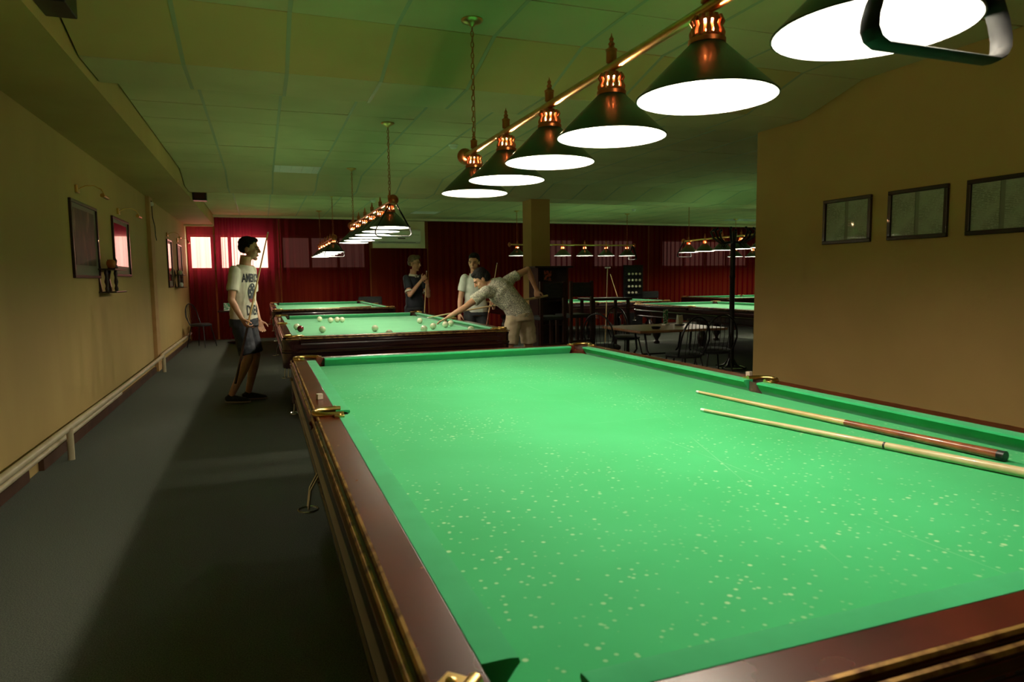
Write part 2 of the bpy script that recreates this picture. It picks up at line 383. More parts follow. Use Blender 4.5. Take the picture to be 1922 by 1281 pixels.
# ------------------------------------------------------------------ billiard tables
def build_table(clothm, cushm, H=.86, WOOD=None):
    WOOD = WOOD or MAHOG
    t = bpy.data.objects.new('billiard_table', None); C.objects.link(t)
    nx, ny, cw, ox, oy = .8875, 1.775, .05, 1.0235, 1.911; zc = H-.049
    MB().bb(-nx-.012, nx+.012, -ny-.012, ny+.012, zc-.045, zc).build('playing_cloth', clothm, t, None)
    prof = [(0, .047), (.012, .049), (cw, .049), (cw, -.02), (.034, -.02), (.030, .0), (.020, .012), (.004, .034), (-.002, .040)]
    gm, gc = .043, .078
    def cushion(p0, p1, out): MB().prism(prof, p0, p1, out).build('cushion', cushm, t, 30)
    for sx in (-1, 1):
        for sy in (-1, 1):
            cushion((sx*nx, sy*gm, zc), (sx*nx, sy*(ny-gc+.02), zc), (sx, 0, 0))
    for sy in (-1, 1): cushion((-nx+gc-.02, sy*ny, zc), (nx-gc+.02, sy*ny, zc), (0, sy, 0))
    # wooden top rails: board plus stepped moulding
    wi = nx+cw+.0005
    rp = [(wi, 0), (ox-.016, 0), (ox-.011, -.004), (ox-.011, -.013), (ox-.003, -.014), (ox+.001, -.016), (ox+.003, -.024), (ox-.003, -.032), (ox+.008, -.040), (ox+.008, -.048), (ox+.002, -.054), (ox+.004, -.07), (wi, -.07)]
    yi = ny+cw+.0005; dy = (oy)-(ox)
    re = [(u+ny-nx if u > wi+.001 else yi, w_) for u, w_ in rp]
    for sx in (-1, 1):
        for sy in (-1, 1):
            bevel(MB().prism(rp, (0, sy*.06, H), (0, sy*(ny-.01), H), (sx, 0, 0)).build('top_rail', WOOD, t, 30), .002)
            g = MB()
            g.prism([(ox-.018, .0008), (ox-.0125, -.0005), (ox-.0095, -.0055), (ox-.014, -.006)], (0, sy*.02, H), (0, sy*(ny+.09), H), (sx, 0, 0))
            g.prism([(ox-.004, -.0125), (ox+.002, -.0135), (ox+.005, -.019), (ox, -.024)], (0, sy*.0, H), (0, sy*(ny+.11), H), (sx, 0, 0))
            g.build('gilt_beading', GILT, t, None)
    for sy in (-1, 1):
        bevel(MB().prism(re, (-(nx-.01), 0, H), (nx-.01, 0, H), (0, sy, 0)).build('top_rail', WOOD, t, 30), .002)
        g = MB(); o_ = ny-nx
        g.prism([(ox-.018+o_, .0008), (ox-.0125+o_, -.0005), (ox-.0095+o_, -.0055), (ox-.014+o_, -.006)], (-(nx+.09), 0, H), (nx+.09, 0, H), (0, sy, 0))
        g.prism([(ox-.004+o_, -.0125), (ox+.002+o_, -.0135), (ox+.005+o_, -.019), (ox+o_, -.024)], (-(nx+.11), 0, H), (nx+.11, 0, H), (0, sy, 0))
        g.build('gilt_beading', GILT, t, None)
    # deep side panels with two ridges
    pp = [(0, -.06), (.012, -.066), (.012, -.10), (0, -.112), (.012, -.124), (.018, -.132), (.018, -.14), (0, -.15), (-.01, -.23), (.002, -.24), (.002, -.255), (-.03, -.26), (-.06, -.26), (-.06, -.06)]
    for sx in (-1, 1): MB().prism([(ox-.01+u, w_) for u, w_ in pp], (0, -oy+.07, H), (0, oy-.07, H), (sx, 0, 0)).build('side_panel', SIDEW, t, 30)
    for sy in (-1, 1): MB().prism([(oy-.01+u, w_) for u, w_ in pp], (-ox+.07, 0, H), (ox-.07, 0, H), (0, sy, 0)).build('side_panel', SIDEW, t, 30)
    for sx in (-1, 1):
        for sy in (-1, 1):   # rounded carved corner block
            m = MB(); m.lathe([(.085, -.27), (.09, -.26), (.09, -.14), (.098, -.13), (.098, -.12), (.088, -.11), (.088, -.06), (.094, -.04), (.094, -.03), (.07, -.022)], 16, (sx*(ox-.085), sy*(oy-.085), H))
            m.build('corner_block', WOOD, t, 35)
    # pockets
    def pocket(x, y, ang, half):
        A = Matrix.Translation((x, y, 0)) @ Matrix.Rotation(ang, 4, 'Z')
        pts = []; R = .055 if half else .062
        for k in range(15):
            a = -PI*.52+PI*1.04*k/14; pts.append((R*math.cos(a)+.012, R*math.sin(a), H+.004))
        pts = [(-.03, pts[0][1]*1.02, H+.004)]+pts+[(-.03, pts[-1][1]*1.02, H+.004)]
        m = MB(); m.tube(pts, (.011, .0105), 8, side=(0, 0, 1)); m.v = [tuple(A @ Vector(q)) for q in m.v]
        br = m.build('pocket_bracket', BRASS, t, 50)
        for s_ in (-1, 1):
            m = MB(); m.box((-.012, s_*(R+.020), H+.004), (.034, .038, .008)); m.lathe([(.008, 0), (.007, .003), (.002, .005)], 10, (-.012, s_*(R+.024), H+.008))
            m.v = [tuple(A @ Vector(q)) for q in m.v]; bevel(m.build('mounting_tab', BRASS, br, 40), .003)
        m = MB(); m.lathe([(.052, H-.004), (.054, H-.05), (.05, H-.14), (.03, H-.17)], 14, caps=False); m.lathe([(.03, H-.17), (.001, H-.175)], 14, caps=False)
        m.v = [tuple(A @ Vector(q)) for q in m.v]; o = m.build('pocket_cup', DLEA, t, 50)
        # hanging ball shelf: two steel rods and a ring
        m = MB(); m.tube([(.05, -.02, H-.2), (.09, -.02, H-.27), (.10, -.02, H-.34)], .004, 6); m.tube([(.05, .02, H-.2), (.09, .02, H-.27), (.10, .02, H-.34)], .004, 6)
        m.tube([(.10+.035*math.cos(a*PI/6), .035*math.sin(a*PI/6), H-.345) for a in range(12)], .004, 6, closed=True)
        m.v = [tuple(A @ Vector(q)) for q in m.v]; m.build('ball_holder', STEEL, t, 50)
    pocket(-(nx+.062), 0, PI, True); pocket(nx+.062, 0, 0, True)
    for sx in (-1, 1):
        for sy in (-1, 1): pocket(sx*(nx+.045), sy*(ny+.045), math.atan2(sy, sx), False)
    # under-frame and turned legs
    MB().bb(-.86, .86, -1.74, 1.74, zc-.2, zc-.05).build('slate_frame', DWOOD, t, None)
    lp = [(.05, 0), (.06, .01), (.06, .05), (.035, .08), (.04, .11), (.075, .17), (.088, .25), (.08, .33), (.05, .38), (.045, .41), (.065, .43), (.065, .45), (.045, .47)]
    top = H-.25
    for sx in (-1, 1):
        for yy in (-1.5, 0, 1.5):
            m = MB(); k = top/.62; m.lathe([(r_, z*k) for r_, z in lp], 18, (sx*.72, yy, 0)); m.box((sx*.72, yy, (.47*k+top)/2), (.14, .14, top-.47*k+.02))
            m.build('leg', DWOOD, t, 40)
    return t
DLEA = noisy(mat('dark_leather', (.04, .018, .01), .5), (.03, .012, .008), (.07, .03, .018), 30)[0]
T1 = build_table(CLOTH1, CUSH1)
T1.location = (1.1735, 2.483, 0)
tag(T1, 'large near billiard table with vivid green chalk-marked cloth and mahogany rails', 'billiard table')
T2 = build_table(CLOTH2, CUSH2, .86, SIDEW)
T2.location = (1.17, 7.92, 0); tag(T2, 'billiard table in play with scattered ivory balls on pale green cloth', 'billiard table')
cp(T2, (1.17, 13.75, 0), 0, 'empty billiard table farthest along the left wall with a cue laid on it')
T2h = build_table(CLOTH2, CUSH2, .80, SIDEW)
T2h.location = (8.14, 10.25, 0); tag(T2h, 'billiard table behind the coat rack and the wooden cafe table', 'billiard table')
cp(T2h, (6.80, 14.2, 0), PI/2, 'billiard table set crosswise below the far lamp row behind the pillar')
cp(T2h, (12.5, 14.6, 0), PI/2, 'partly hidden billiard table at the far right beside the curtain')
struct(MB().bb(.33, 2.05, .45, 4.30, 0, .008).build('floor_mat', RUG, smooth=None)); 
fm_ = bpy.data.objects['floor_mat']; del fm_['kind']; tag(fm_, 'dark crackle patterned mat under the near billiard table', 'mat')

# ------------------------------------------------------------------ lamp rows
def ring_link(m, c, q, L=.036, W=.018, r_=.0028):
    pts = []
    for k in range(10):
        a = 2*PI*k/10; u = W/2*math.cos(a); z = L/2*math.sin(a)
        pts.append((c[0]+(u if q else 0), c[1]+(0 if q else u), c[2]+z))
    m.tube(pts, r_, 5, closed=True)
def build_lamps(chain_len, tri=True, sp=.555):
    t = bpy.data.objects.new('billiard_lamp_row', None); C.objects.link(t)      # origin: ceiling, centre of row; row along Y
    zr = -chain_len; hs = sp*2.5
    o = MB().tube([(0, -hs-.16, zr), (0, hs+.16, zr)], .0165, 14).build('rod', BRASS, t, 50)
    m = MB()
    for s_ in (-1, 1): m.lathe([(.016, -.03), (.03, -.028), (.048, -.012), (.05, 0), (.044, .014), (.026, .024), (.012, .03)], 20, (0, s_*(hs+.185), zr), axis=(0, s_, 0))
    m.build('end_cap', COPPER, t, 50)
    for s_ in (-1, 1):
        m = MB(); n = int((chain_len-.09)/.03)
        for k in range(n): ring_link(m, (0, s_*hs, -.05-.03*k), k % 2)
        m.tube([(.004, s_*hs, -.05), (.008, s_*hs+.006, -chain_len*.5), (.015, s_*hs+.012, -chain_len*.8), (.004, s_*hs, -chain_len+.05)], .0018, 5)
        ch = m.build('chain', COPPER, t, 50)
        MB().lathe([(.062, 0), (.064, -.006), (.058, -.014), (.04, -.022), (.018, -.03), (.012, -.04), (.004, -.044)], 24, (0, s_*hs, 0)).build('ceiling_rose', BRASS, ch, 50)
    sh = None
    for k in range(6):
        yk = -hs+sp*k
        if sh is None:
            m = MB(); m.lathe([(.1925, 0), (.196, 0), (.1965, .003), (.048, .149), (.040, .150)], 48, (0, 0, 0), caps=False); 
            sh = m.build('shade', SHADE, t, 50)
            MB().lathe([(.1925, .0003), (.040, .1478)], 48, caps=False).build('lining', LINING, sh, 50)
            MB().lathe([(.046, .146), (.052, .148), (.052, .16), (.046, .163), (.043, .172), (.038, .173)], 24).build('collar', COPPER, sh, 40)
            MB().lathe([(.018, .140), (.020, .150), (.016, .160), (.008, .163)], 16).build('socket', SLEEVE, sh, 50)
            m = MB()
            for j in range(12):
                a = 2*PI*j/12; c_, s2 = math.cos(a), math.sin(a)
                m.tube([(.040*c_, .040*s2, .168), (.042*c_, .042*s2, .178), (.036*c_, .036*s2, .195), (.041*c_, .041*s2, .207), (.034*c_, .034*s2, .217)], [.0092, .0085, .0062, .0085, .010], 6)
            m.lathe([(.040, .206), (.038, .216), (.026, .226), (.014, .232)], 20)
            m.build('gallery', COPPER, sh, 40)
            MB().lathe([(.015, .26), (.019, .262), (.019, .298), (.021, .300), (.021, .306), (.014, .31), (.009, .318), (.012, .326), (.006, .334), (.009, .342), (.003, .352), (.001, .362)], 16).build('finial', COPPER, sh, 40)
            ld = bpy.data.lights.new('bulb', 'POINT'); ld.energy = LAMP_W; ld.color = LAMP_COL; ld.shadow_soft_size = .038
            lo = bpy.data.objects.new('bulb', ld); C.objects.link(lo); lo.parent = sh; lo.location = (0, 0, .055)
            ln = bpy.data.lights.new('gallery_fill', 'POINT'); ln.energy = FILL_W; ln.color = (1, .70, .36); ln.shadow_soft_size = .019  # second light added inside the gallery to warm the ceiling
            lo = bpy.data.objects.new('gallery_fill', ln); C.objects.link(lo); lo.parent = sh; lo.location = (0, 0, .176)
            c = sh
        else: c = copy_tree(sh, t)
        c.location = (0, yk, zr-.245)
        if c is sh: pass
    if tri:
        y0 = -hs-.15; hw, hh = .178, .335
        P = [(0, y0, zr+.005), (-hw+.020, y0, zr-hh+.075), (-hw+.010, y0, zr-hh+.045), (-hw+.009, y0, zr-hh+.025), (-hw+.018, y0, zr-hh+.009), (-hw+.036, y0, zr-hh), (hw-.036, y0, zr-hh), (hw-.018, y0, zr-hh+.009), (hw-.009, y0, zr-hh+.025), (hw-.010, y0, zr-hh+.045), (hw-.020, y0, zr-hh+.075), (.012, y0, zr+.005)]
        m = MB(); m.tube(P, (.022, .006), 8, side=(0, 1, 0)); m.build('cue_hanger_frame', MATBLK, t, 30)
    return t
L1 = build_lamps(ZC-2.08)
L1.location = (1.2, 2.4875, ZC); tag(L1, 'nearest row of six dark green cone lamps on a brass rod over the near table', 'lamp')
for ch in L1.children: pass
L2 = cp(L1, (1.19, 7.99, ZC), 0, 'middle row of six cone lamps over the table in play')
L3 = cp(L1, (1.22, 13.8, ZC), 0, 'small distant row of cone lamps over the farthest left table')
L4 = cp(L1, (8.42, 10.75, ZC), PI, 'row of cone lamps over the table behind the coat rack')
L5 = cp(L1, (6.75, 14.2, ZC), PI/2, 'row of cone lamps passing behind the pillar before the dim curtain')
L6 = cp(L1, (13.1, 14.8, ZC), PI/2, 'half hidden row of cone lamps at the far right edge of the hall')

def dim_fill(rows_, wts, nm):
    d = bpy.data.lights['gallery_fill'].copy(); d.name = nm; d.energy = wts
    for r_ in rows_:
        for a in r_.children_recursive:
            if a.type == 'LIGHT' and a.data.name.startswith('gallery_fill'): a.data = d
dim_fill([L2], 9, 'neck_glow_middle'); dim_fill([L3, L4, L5, L6], 3.5, 'neck_glow_far')

# ------------------------------------------------------------------ balls, chalk, cues
RB = .034; ZBALL = .811+RB
bp = MB().ell((0, 0, 0), RB, nu=24, nv=14)
ball0 = bp.build('billiard_ball', BALL, None, 60)
blist = [(.336, 7.60, 'ivory ball half hidden behind the dark red ball'), (.679, 8.965, 'leftmost of the four ivory balls near the far cushion'),
 (.786, 8.66, 'second from left of the four ivory balls near the far cushion'), (.872, 8.72, 'ivory ball left in the touching pair near the far cushion'), (.925, 8.665, 'ivory ball right in the touching pair near the far cushion'),
 (.557, 7.055, 'lone ivory ball right of the dark red ball'), (1.066, 6.941, 'lone ivory ball in the middle of the played table'),
 (1.753, 7.952, 'ivory ball farthest back beside the cue tip'), (1.50, 6.618, 'ivory ball left of the balls in front of the player hand'), (1.674, 6.955, 'ivory ball just before the player bridge hand'),
 (1.855, 7.138, 'ivory ball of the close pair right of the bridge hand, nearer one'), (1.962, 7.31, 'ivory ball of the close pair right of the bridge hand, farther one'),
 (1.897, 6.319, 'ivory ball at the right by the near corner'), (1.082, 6.213, 'ivory ball tucked behind the near rail, only its top showing')]
for k, (x, y, l) in enumerate(blist):
    o = ball0 if k == 0 else ball0.copy()
    if k: C.objects.link(o)
    o.location = (x, y, ZBALL); tag(o, l, 'ball', 'balls on the played table')
o = MB().ell((0, 0, 0), RB, nu=24, nv=14).build('billiard_ball', REDBALL, None, 60); o.location = (.356, 7.26, ZBALL); tag(o, 'the only dark red ball on the played table', 'ball', 'balls on the played table')
def chalk(x, y, z, l, rz=.3):
    m = MB().box((0, 0, .011), (.022, .022, .022)); o = bevel(m.build('chalk_cube', CHALK, None, None), .0015); o.location = (x, y, z); o.rotation_euler.z = rz
    tag(o, l, 'chalk')
chalk(.200, 2.80, .8605, 'pale chalk cube on the left rail beyond the middle pocket')
chalk(2.158, 2.61, .8605, 'pale chalk cube on the right rail by the middle pocket')
chalk(.188, 8.80, .8605, 'chalk cube on the left rail of the played table')
def cue(name, label, p0, p1, segs, r0=.0062, r1=.0145):
    """p0 tip, p1 butt; segs = [(t0,t1,material,name)]"""
    p0, p1 = Vector(p0), Vector(p1); d = p1-p0
    t = thing(name, label, 'cue', p0)
    for a, b_, m_, nm in segs:
        R = lambda s: r0+(r1-r0)*s
        m = MB(); m.tube([d*a, d*(a+(b_-a)*.5), d*b_], [R(a), R((a+b_)/2), R(b_)], 12); m.build(nm, m_, t, 60)
    return t
ZCU = .811
cue('billiard_cue', 'maple cue with a red-brown butt on the near table, the one nearer the cushion', (1.82, 2.546, ZCU+.008), (1.925, 1.262, ZCU+.016),
    [(0, .012, LINING, 'tip'), (.012, .60, CUEW, 'shaft'), (.60, .985, CUER, 'butt'), (.985, 1, BLACK, 'bumper')], .0058, .0150)
cue('billiard_cue', 'pale cue with a thin black joint ring lying on the near table', (1.587, 2.191, ZCU+.008), (1.86, .93, ZCU+.016),
    [(0, .014, LINING, 'tip'), (.014, .553, CUEP, 'shaft'), (.553, .558, BLACK, 'joint_ring'), (.558, .99, CUEP, 'butt'), (.99, 1, BLACK, 'bumper')], .0055, .0150)
cue('billiard_cue', 'cue lying across the farthest left table', (.45, 12.9, ZCU+.008), (1.95, 13.1, ZCU+.014), [(0, .6, CUEW, 'shaft'), (.6, 1, CUER, 'butt')], .005, .014)

# ------------------------------------------------------------------ left wall things
def picture(name, label, cx, cyy, z, wdt, hgt, side, m_art, mount=True):
    """side +1: hangs on the left wall facing +X; -1: on the right wall facing -X"""
    t = thing(name, label, 'picture', (cx, cyy, z))
    fw = .028
    for (a, b_, c, d) in ((-wdt/2, wdt/2, hgt/2-fw, hgt/2), (-wdt/2, wdt/2, -hgt/2, -hgt/2+fw), (-wdt/2, -wdt/2+fw, -hgt/2+fw, hgt/2-fw), (wdt/2-fw, wdt/2, -hgt/2+fw, hgt/2-fw)):
        m = MB(); m.bb(0, side*.024, a, b_, c, d); bevel(m.build('frame_bar', DWOOD, t, None), .004)
    if mount:
        MB().bb(.002*side, .008*side, -wdt/2+fw, wdt/2-fw, -hgt/2+fw, hgt/2-fw).build('mount', mat('mount_board', (.20, .21, .16), .5, coat=.05), t, None)
        MB().bb(.008*side, .0095*side, -wdt/2+.11, wdt/2-.11, -hgt/2+.12, hgt/2-.07).build('print', m_art, t, None)
    else: MB().bb(.002*side, .009*side, -wdt/2+fw, wdt/2-fw, -hgt/2+fw, hgt/2-fw).build('print', m_art, t, None)
    return t
def artmat(nm, c1, c2, c3, s=3):
    m = mat(nm, c1, .15, coat=.9); m, mp, r = noisy(m, c1, c2, s, 6, (1, 2.2, .8), .35, .6)
    e = r.color_ramp.elements.new(.7); e.color = (*c3, 1); return m
ART1 = artmat('dark_dancer_print', (.02, .02, .015), (.09, .05, .03), (.28, .20, .14), 4); bsdf(ART1).inputs['Coat Weight'].default_value = .03; bsdf(ART1).inputs['Roughness'].default_value = .5
ART2 = artmat('dark_red_print', (.012, .01, .01), (.05, .01, .01), (.1, .05, .04), 3)
picture('framed_print', 'large dark figure print nearest on the left wall', WL, 7.45, 1.732, 1.02, .70, 1, ART1)
picture('framed_print', 'second dark framed print on the left wall reflecting the red curtain', WL, 9.22, 1.748, .98, .68, 1, ART2)
picture('framed_print', 'third framed print on the left wall, left of the far wall bracket', WL, 13.75, 1.67, .62, .86, 1, ART2)
picture('framed_print', 'last framed print on the left wall by the curtain', WL, 15.35, 1.66, .72, .86, 1, ART1)
def piclight(y, z, l):
    t = thing('picture_light', l, 'picture light', (WL, y, z))
    bevel(MB().box((.012, 0, 0), (.024, .09, .07)).build('back_plate', BRASS, t, None), .005)
    MB().tube([(.02, 0, 0), (.07, .03, .035), (.13, .08, .045), (.18, .13, .02), (.2, .15, -.03)], .005, 8).build('arm', BRASS, t, 50)
    m = MB(); m.tube([(.2, .05, -.045), (.2, .27, -.045)], .019, 10); m.build('lamp_hood', BRASS, t, 50)
piclight(7.25, 2.19, 'brass picture light arching above the nearest framed print')
piclight(9.15, 2.17, 'brass picture light above the second framed print')
piclight(13.55, 2.18, 'brass picture light above the third framed print')
piclight(15.1, 2.17, 'brass picture light above the last framed print by the curtain')
def bracket(y, z, l):
    t = thing('wall_shelf', l, 'shelf', (WL, y, z))
    bevel(MB().box((.08, .26, .0), (.16, .56, .015)).build('shelf_board', DWOOD, t, None), .003)
    bevel(MB().box((.08, .26, -.235), (.16, .56, .015)).build('shelf_board', DWOOD, t, None), .003)
    for yy in (.02, .5):
        m = MB(); m.lathe([(.016, -.228), (.02, -.2), (.012, -.17), (.022, -.13), (.013, -.08), (.02, -.04), (.014, -.0075)], 12, (.07, yy, 0)); m.build('baluster', DWOOD, t, 50)
        m = MB(); m.prism([(0, -.24), (.03, -.24), (.012, -.1), (.03, .0), (.02, .08), (.008, .11), (0, .11)], (0, yy-.01, 0), (0, yy+.01, 0), (1, 0, 0)); m.build('side_bracket', DWOOD, t, None)
    return t
bracket(7.92, 1.475, 'dark turned wood wall bracket shelf between the two near prints')
bracket(14.35, 1.47, 'small dark wall bracket shelf between the two far prints')
m = MB(); m.lathe([(.012, 0), (.035, .015), (.046, .045), (.042, .075), (.024, .095), (.008, .092)], 20); o = m.build('orange_ornament', mat('orange_glaze', (.5, .17, .03), .4), None, 50)
o.location = (WL+.08, 8.16, 1.4835); tag(o, 'round orange ornament on the near wall shelf', 'ornament')
m = MB(); m.lathe([(.02, 0), (.028, .02), (.012, .05), (.02, .09), (.006, .12)], 14); o = m.build('figurine', DWOOD, None, 50); o.location = (WL+.08, 8.38, 1.4835); tag(o, 'small dark figurine beside the orange ornament', 'ornament')
for zz, l in ((1.4785, 'small white ornament on top of the far wall shelf'), (1.2435, 'small white ornament on the lower board of the far wall shelf')):
    m = MB(); m.lathe([(.03, 0), (.04, .02), (.045, .05), (.03, .08), (.02, .085)], 14); o = m.build('white_ornament', WHITE, None, 50); o.location = (WL+.08, 14.65, zz); tag(o, l, 'ornament')
# heating pipe low along the wall
t = thing('heating_pipe', 'cream heating pipe running low along the left wall on short posts', 'pipe', (-1.43, 0, 0))
MB().tube([(0, -1.9, .235), (0, 5.9, .235), (0, 8.4, .225), (0, 11.2, .235), (-.03, 11.45, .235), (-.06, 16.3, .22)], .026, 12).build('pipe_run', PIPE, t, 50)
MB().tube([(-.055, -1.9, .145), (-.055, 8.3, .14)], .02, 10).build('lower_pipe', PIPE, t, 50)
for yy in (5.9, 11.2): MB().tube([(0.02, yy, 0), (0.02, yy, .24)], .024, 12).build('post', PIPE, t, 50)
# cable and fitting on boxed column
t = thing('wall_cable', 'loose thin cable hanging on the tan boxed column of the left wall', 'cable', (WL+.05, 11.6, 0))
MB().tube([(.006, -.1, 2.55), (.01, -.08, 2.3), (.02, .02, 2.18), (.012, .1, 2.05), (.01, .2, 1.98)], .006, 6).build('wire', BLACK, t, 50)
MB().lathe([(.03, 0), (.03, .02), (.02, .035)], 12, (.0, -.12, 2.5), axis=(1, 0, 0)).build('junction_cap', WHITE, t, 40)
# speakers on the soffit face
def speaker(x0, y, z, d, l):
    t = thing('speaker', l, 'speaker', (x0, y, z))
    bevel(MB().bb(0, d[0], -d[1]/2, d[1]/2, -d[2]/2, d[2]/2).build('cabinet', BLACK, t, None), .006)
    MB().bb(.02, d[0]-.02, -d[1]/2-.004, -d[1]/2, -d[2]/2+.02, d[2]/2-.02).build('grille', mat('dark_red_mesh', (.05, .008, .006), .8), t, None)
speaker(SOF, 3.98, 2.745, (.14, .24, .16), 'dark speaker box with red grille in the upper left corner')
speaker(SOF, 11.9, 2.70, (.20, .2, .18), 'small dark red speaker box far along the soffit edge')
def smoke(x, y, l):
    t = thing('smoke_detector', l, 'smoke detector', (x, y, ZC))
    MB().lathe([(.055, 0), (.055, -.012), (.045, -.018)], 20).build('base', WHITE, t, 40)
    MB().lathe([(.04, -.018), (.042, -.035), (.03, -.045), (.005, -.047)], 20).build('sensor_head', WHITE, t, 40)
smoke(2.063, 7.433, 'white smoke detector on the ceiling left of the near lamp row end')
smoke(2.02, 12.95, 'tiny smoke detector far back above the middle lamp row')
smoke(7.75, 13.23, 'tiny smoke detector on the far hall ceiling right of the pillar')

# ------------------------------------------------------------------ right wall notices
def papermat():
    m = mat('printed_text_sheet', (.3, .32, .24), .5, coat=.4)
    tc = N(m, 'ShaderNodeTexCoord'); s = N(m, 'ShaderNodeSeparateXYZ'); lk(m, tc.outputs['Object'], s.inputs[0])
    a = math_(m, 'FRACT', math_(m, 'MULTIPLY', s.outputs[2], 92.0)); a = math_(m, 'GREATER_THAN', a, .45)
    n = N(m, 'ShaderNodeTexNoise'); n.inputs['Scale'].default_value = 1.0; n.inputs['Detail'].default_value = 4
    mp = N(m, 'ShaderNodeMapping'); mp.inputs['Scale'].default_value = (1, 60, 92); lk(m, tc.outputs['Object'], mp.inputs[0]); lk(m, mp.outputs[0], n.inputs['Vector'])
    k = math_(m, 'MULTIPLY', a, math_(m, 'GREATER_THAN', n.outputs['Fac'], .44))
    n2 = N(m, 'ShaderNodeTexNoise'); n2.inputs['Scale'].default_value = 9; lk(m, tc.outputs['Object'], n2.inputs['Vector'])
    k = math_(m, 'MULTIPLY', k, math_(m, 'MULTIPLY', ramp01(m, n2.outputs['Fac'], .3, .6), .7))
    rgb = N(m, 'ShaderNodeRGB'); rgb.outputs[0].default_value = (.36, .38, .29, 1)
    mixcol(m, rgb.outputs[0], k, (.10, .11, .08)); return m
PTXT = papermat()
for yy, wd, l in ((4.20, .47, 'leftmost of the three framed notices on the right wall'), (3.58, .47, 'middle of the three framed notices on the right wall'), (2.985, .46, 'rightmost framed notice, cut off by the picture edge')):
    t = picture('framed_notice', l, WR, yy, 1.765, wd, .36, -1, mat('notice_backing', (.2, .2, .15), .5), mount=False)
    for s_ in (-1, 1): MB().bb(-.010, -.0115, s_*(wd/4-.008)-wd/4+.024, s_*(wd/4-.008)+wd/4-.024, -.15, .15).build('text_sheet', PTXT, t, None)

# ------------------------------------------------------------------ back wall: curtains, AC
def curtain(x0, x1, ztop, l, amp=.045, seed=0, y=16.78):
    rn = random.Random(seed); n = int((x1-x0)/.0125); vs = []; fs = []; K = 10
    ph = 0; X = []; Yy = []
    for i in range(n+1):
        ph += .0125*2*PI/(.10+.13*(.5+.5*noise.noise(Vector((i*.02, seed*3.1, 0)))*1.4))
        X.append(x0+(x1-x0)*i/n+.012*math.sin(ph*2)); Yy.append(amp*math.sin(ph)*(0.7+.3*math.sin(i*.037+seed)))
    for k in range(K+1):
        z = ztop-(ztop-.02)*k/K; g = .45+.55*min(1, k/K*1.4)
        for i in range(n+1): vs.append((X[i], y+Yy[i]*g, z))
    for k in range(K):
        for i in range(n): a = k*(n+1)+i; fs.append((a, a+1, a+n+2, a+n+1))
    o = MB().add(vs, fs).build('curtain', CURTAIN, None, 180); tag(o, l, 'curtain', 'red curtains along the back wall'); return o
curtain(-1.53, -.97, 2.56, 'short red curtain under the lowered soffit at the left corner', seed=1)
curtain(-.95, .42, 2.77, 'sheer red curtain glowing pink before the bright window', seed=2)
curtain(.44, 2.5, 2.77, 'dim red curtain left of the air conditioner', seed=3)
curtain(2.52, 3.92, 2.10, 'red curtain hanging below the air conditioner panel', seed=4)
curtain(3.95, 7.1, 2.77, 'dark red curtain behind the bending player and the pillar', seed=5)
curtain(7.12, 10.3, 2.77, 'dark red curtain behind the ball rack and the crosswise lamp row', seed=6)
curtain(10.32, 15.8, 2.77, 'dark red curtain at the far right behind the coat rack', seed=7)
t = thing('curtain_rail', 'dark curtain rail under the ceiling along the back wall', 'curtain rail', (0, 16.78, 2.79)); MB().tube([(-.93, 0, -.003), (15.8, 0, -.003)], .014, 8).build('rail_tube', BLACK, t, 50)
struct(MB().bb(2.56, 3.84, 16.62, 16.72, 2.105, 2.76).build('wall_panel', PALEC, smooth=None))
bpy.data.objects['wall_panel'].name = 'trim_6'
t = thing('air_conditioner', 'white wall air conditioner on a cream panel above the curtain', 'air conditioner', (3.12, 16.62, 2.38))
pr = [(0, -.17), (-.10, -.17), (-.19, -.13), (-.21, -.06), (-.21, .12), (-.18, .165), (0, .17)]
m = MB(); m.prism(pr, (-.57, 0, 0), (.57, 0, 0), (0, 1, 0)); bevel(m.build('casing', WHITE, t, 30), .008)
MB().box((0, -.155, -.142), (.9, .03, .012)).build('air_slot', BLACK, t, None)
MB().box((.1, -.212, -.055), (.18, .006, .022)).build('display', BLACK, t, None)
MB().box((0, -.212, .03), (1.08, .004, .004)).build('panel_seam', STEEL, t, None)

# ------------------------------------------------------------------ hall furniture
def hoop_chair(label, loc, rz):
    t = thing('bistro_chair', label, 'chair', loc, rz, 'black hoop-back metal chairs')
    m = MB(); m.lathe([(.19, .44), (.205, .45), (.205, .465), (.17, .485), (.02, .49)], 24); m.build('seat', BLACKP, t, 40)
    MB().tube([(.195*math.cos(a*PI/12), .195*math.sin(a*PI/12), .44) for a in range(24)], .010, 6, closed=True).build('seat_ring', BLACK, t, 50)
    hp = []
    for k in range(17):
        a = PI*k/16; hp.append((.20*math.cos(a), -.19-.05*math.sin(a), .62+.27*math.sin(a)))
    hp = [(.18, -.12, .45)]+hp+[(-.18, -.12, .45)]
    MB().tube(hp, .011, 8).build('backrest_hoop', BLACK, t, 50)
    for k in range(6):
        x = -.125+.05*k; zt = .62+.27*math.sqrt(max(0, 1-(x/.2)**2)); MB().tube([(x, -.17, .45), (x*1.1, -.22, .65), (x, -.235, zt)], .004, 6).build('spindle', BLACK, t, 50)
    for sx in (-1, 1):
        for sy in (-1, 1): MB().tube([(sx*.13, sy*.13, .44), (sx*.17, sy*.17, .2), (sx*.2, sy*.2, 0)], .010, 8).build('leg', BLACK, t, 50)
    return t
hoop_chair('black hoop-back chair before the wooden cafe table, back to us', (4.46, 6.5, 0), .1)
hoop_chair('black hoop-back chair at the right of the cafe table by the coat rack', (5.02, 6.72, 0), -.15)
hoop_chair('black hoop-back chair at the left end of the cafe table', (4.05, 7.62, 0), -.9)
hoop_chair('black hoop-back chair behind the cafe table', (5.0, 8.75, 0), PI+.2)
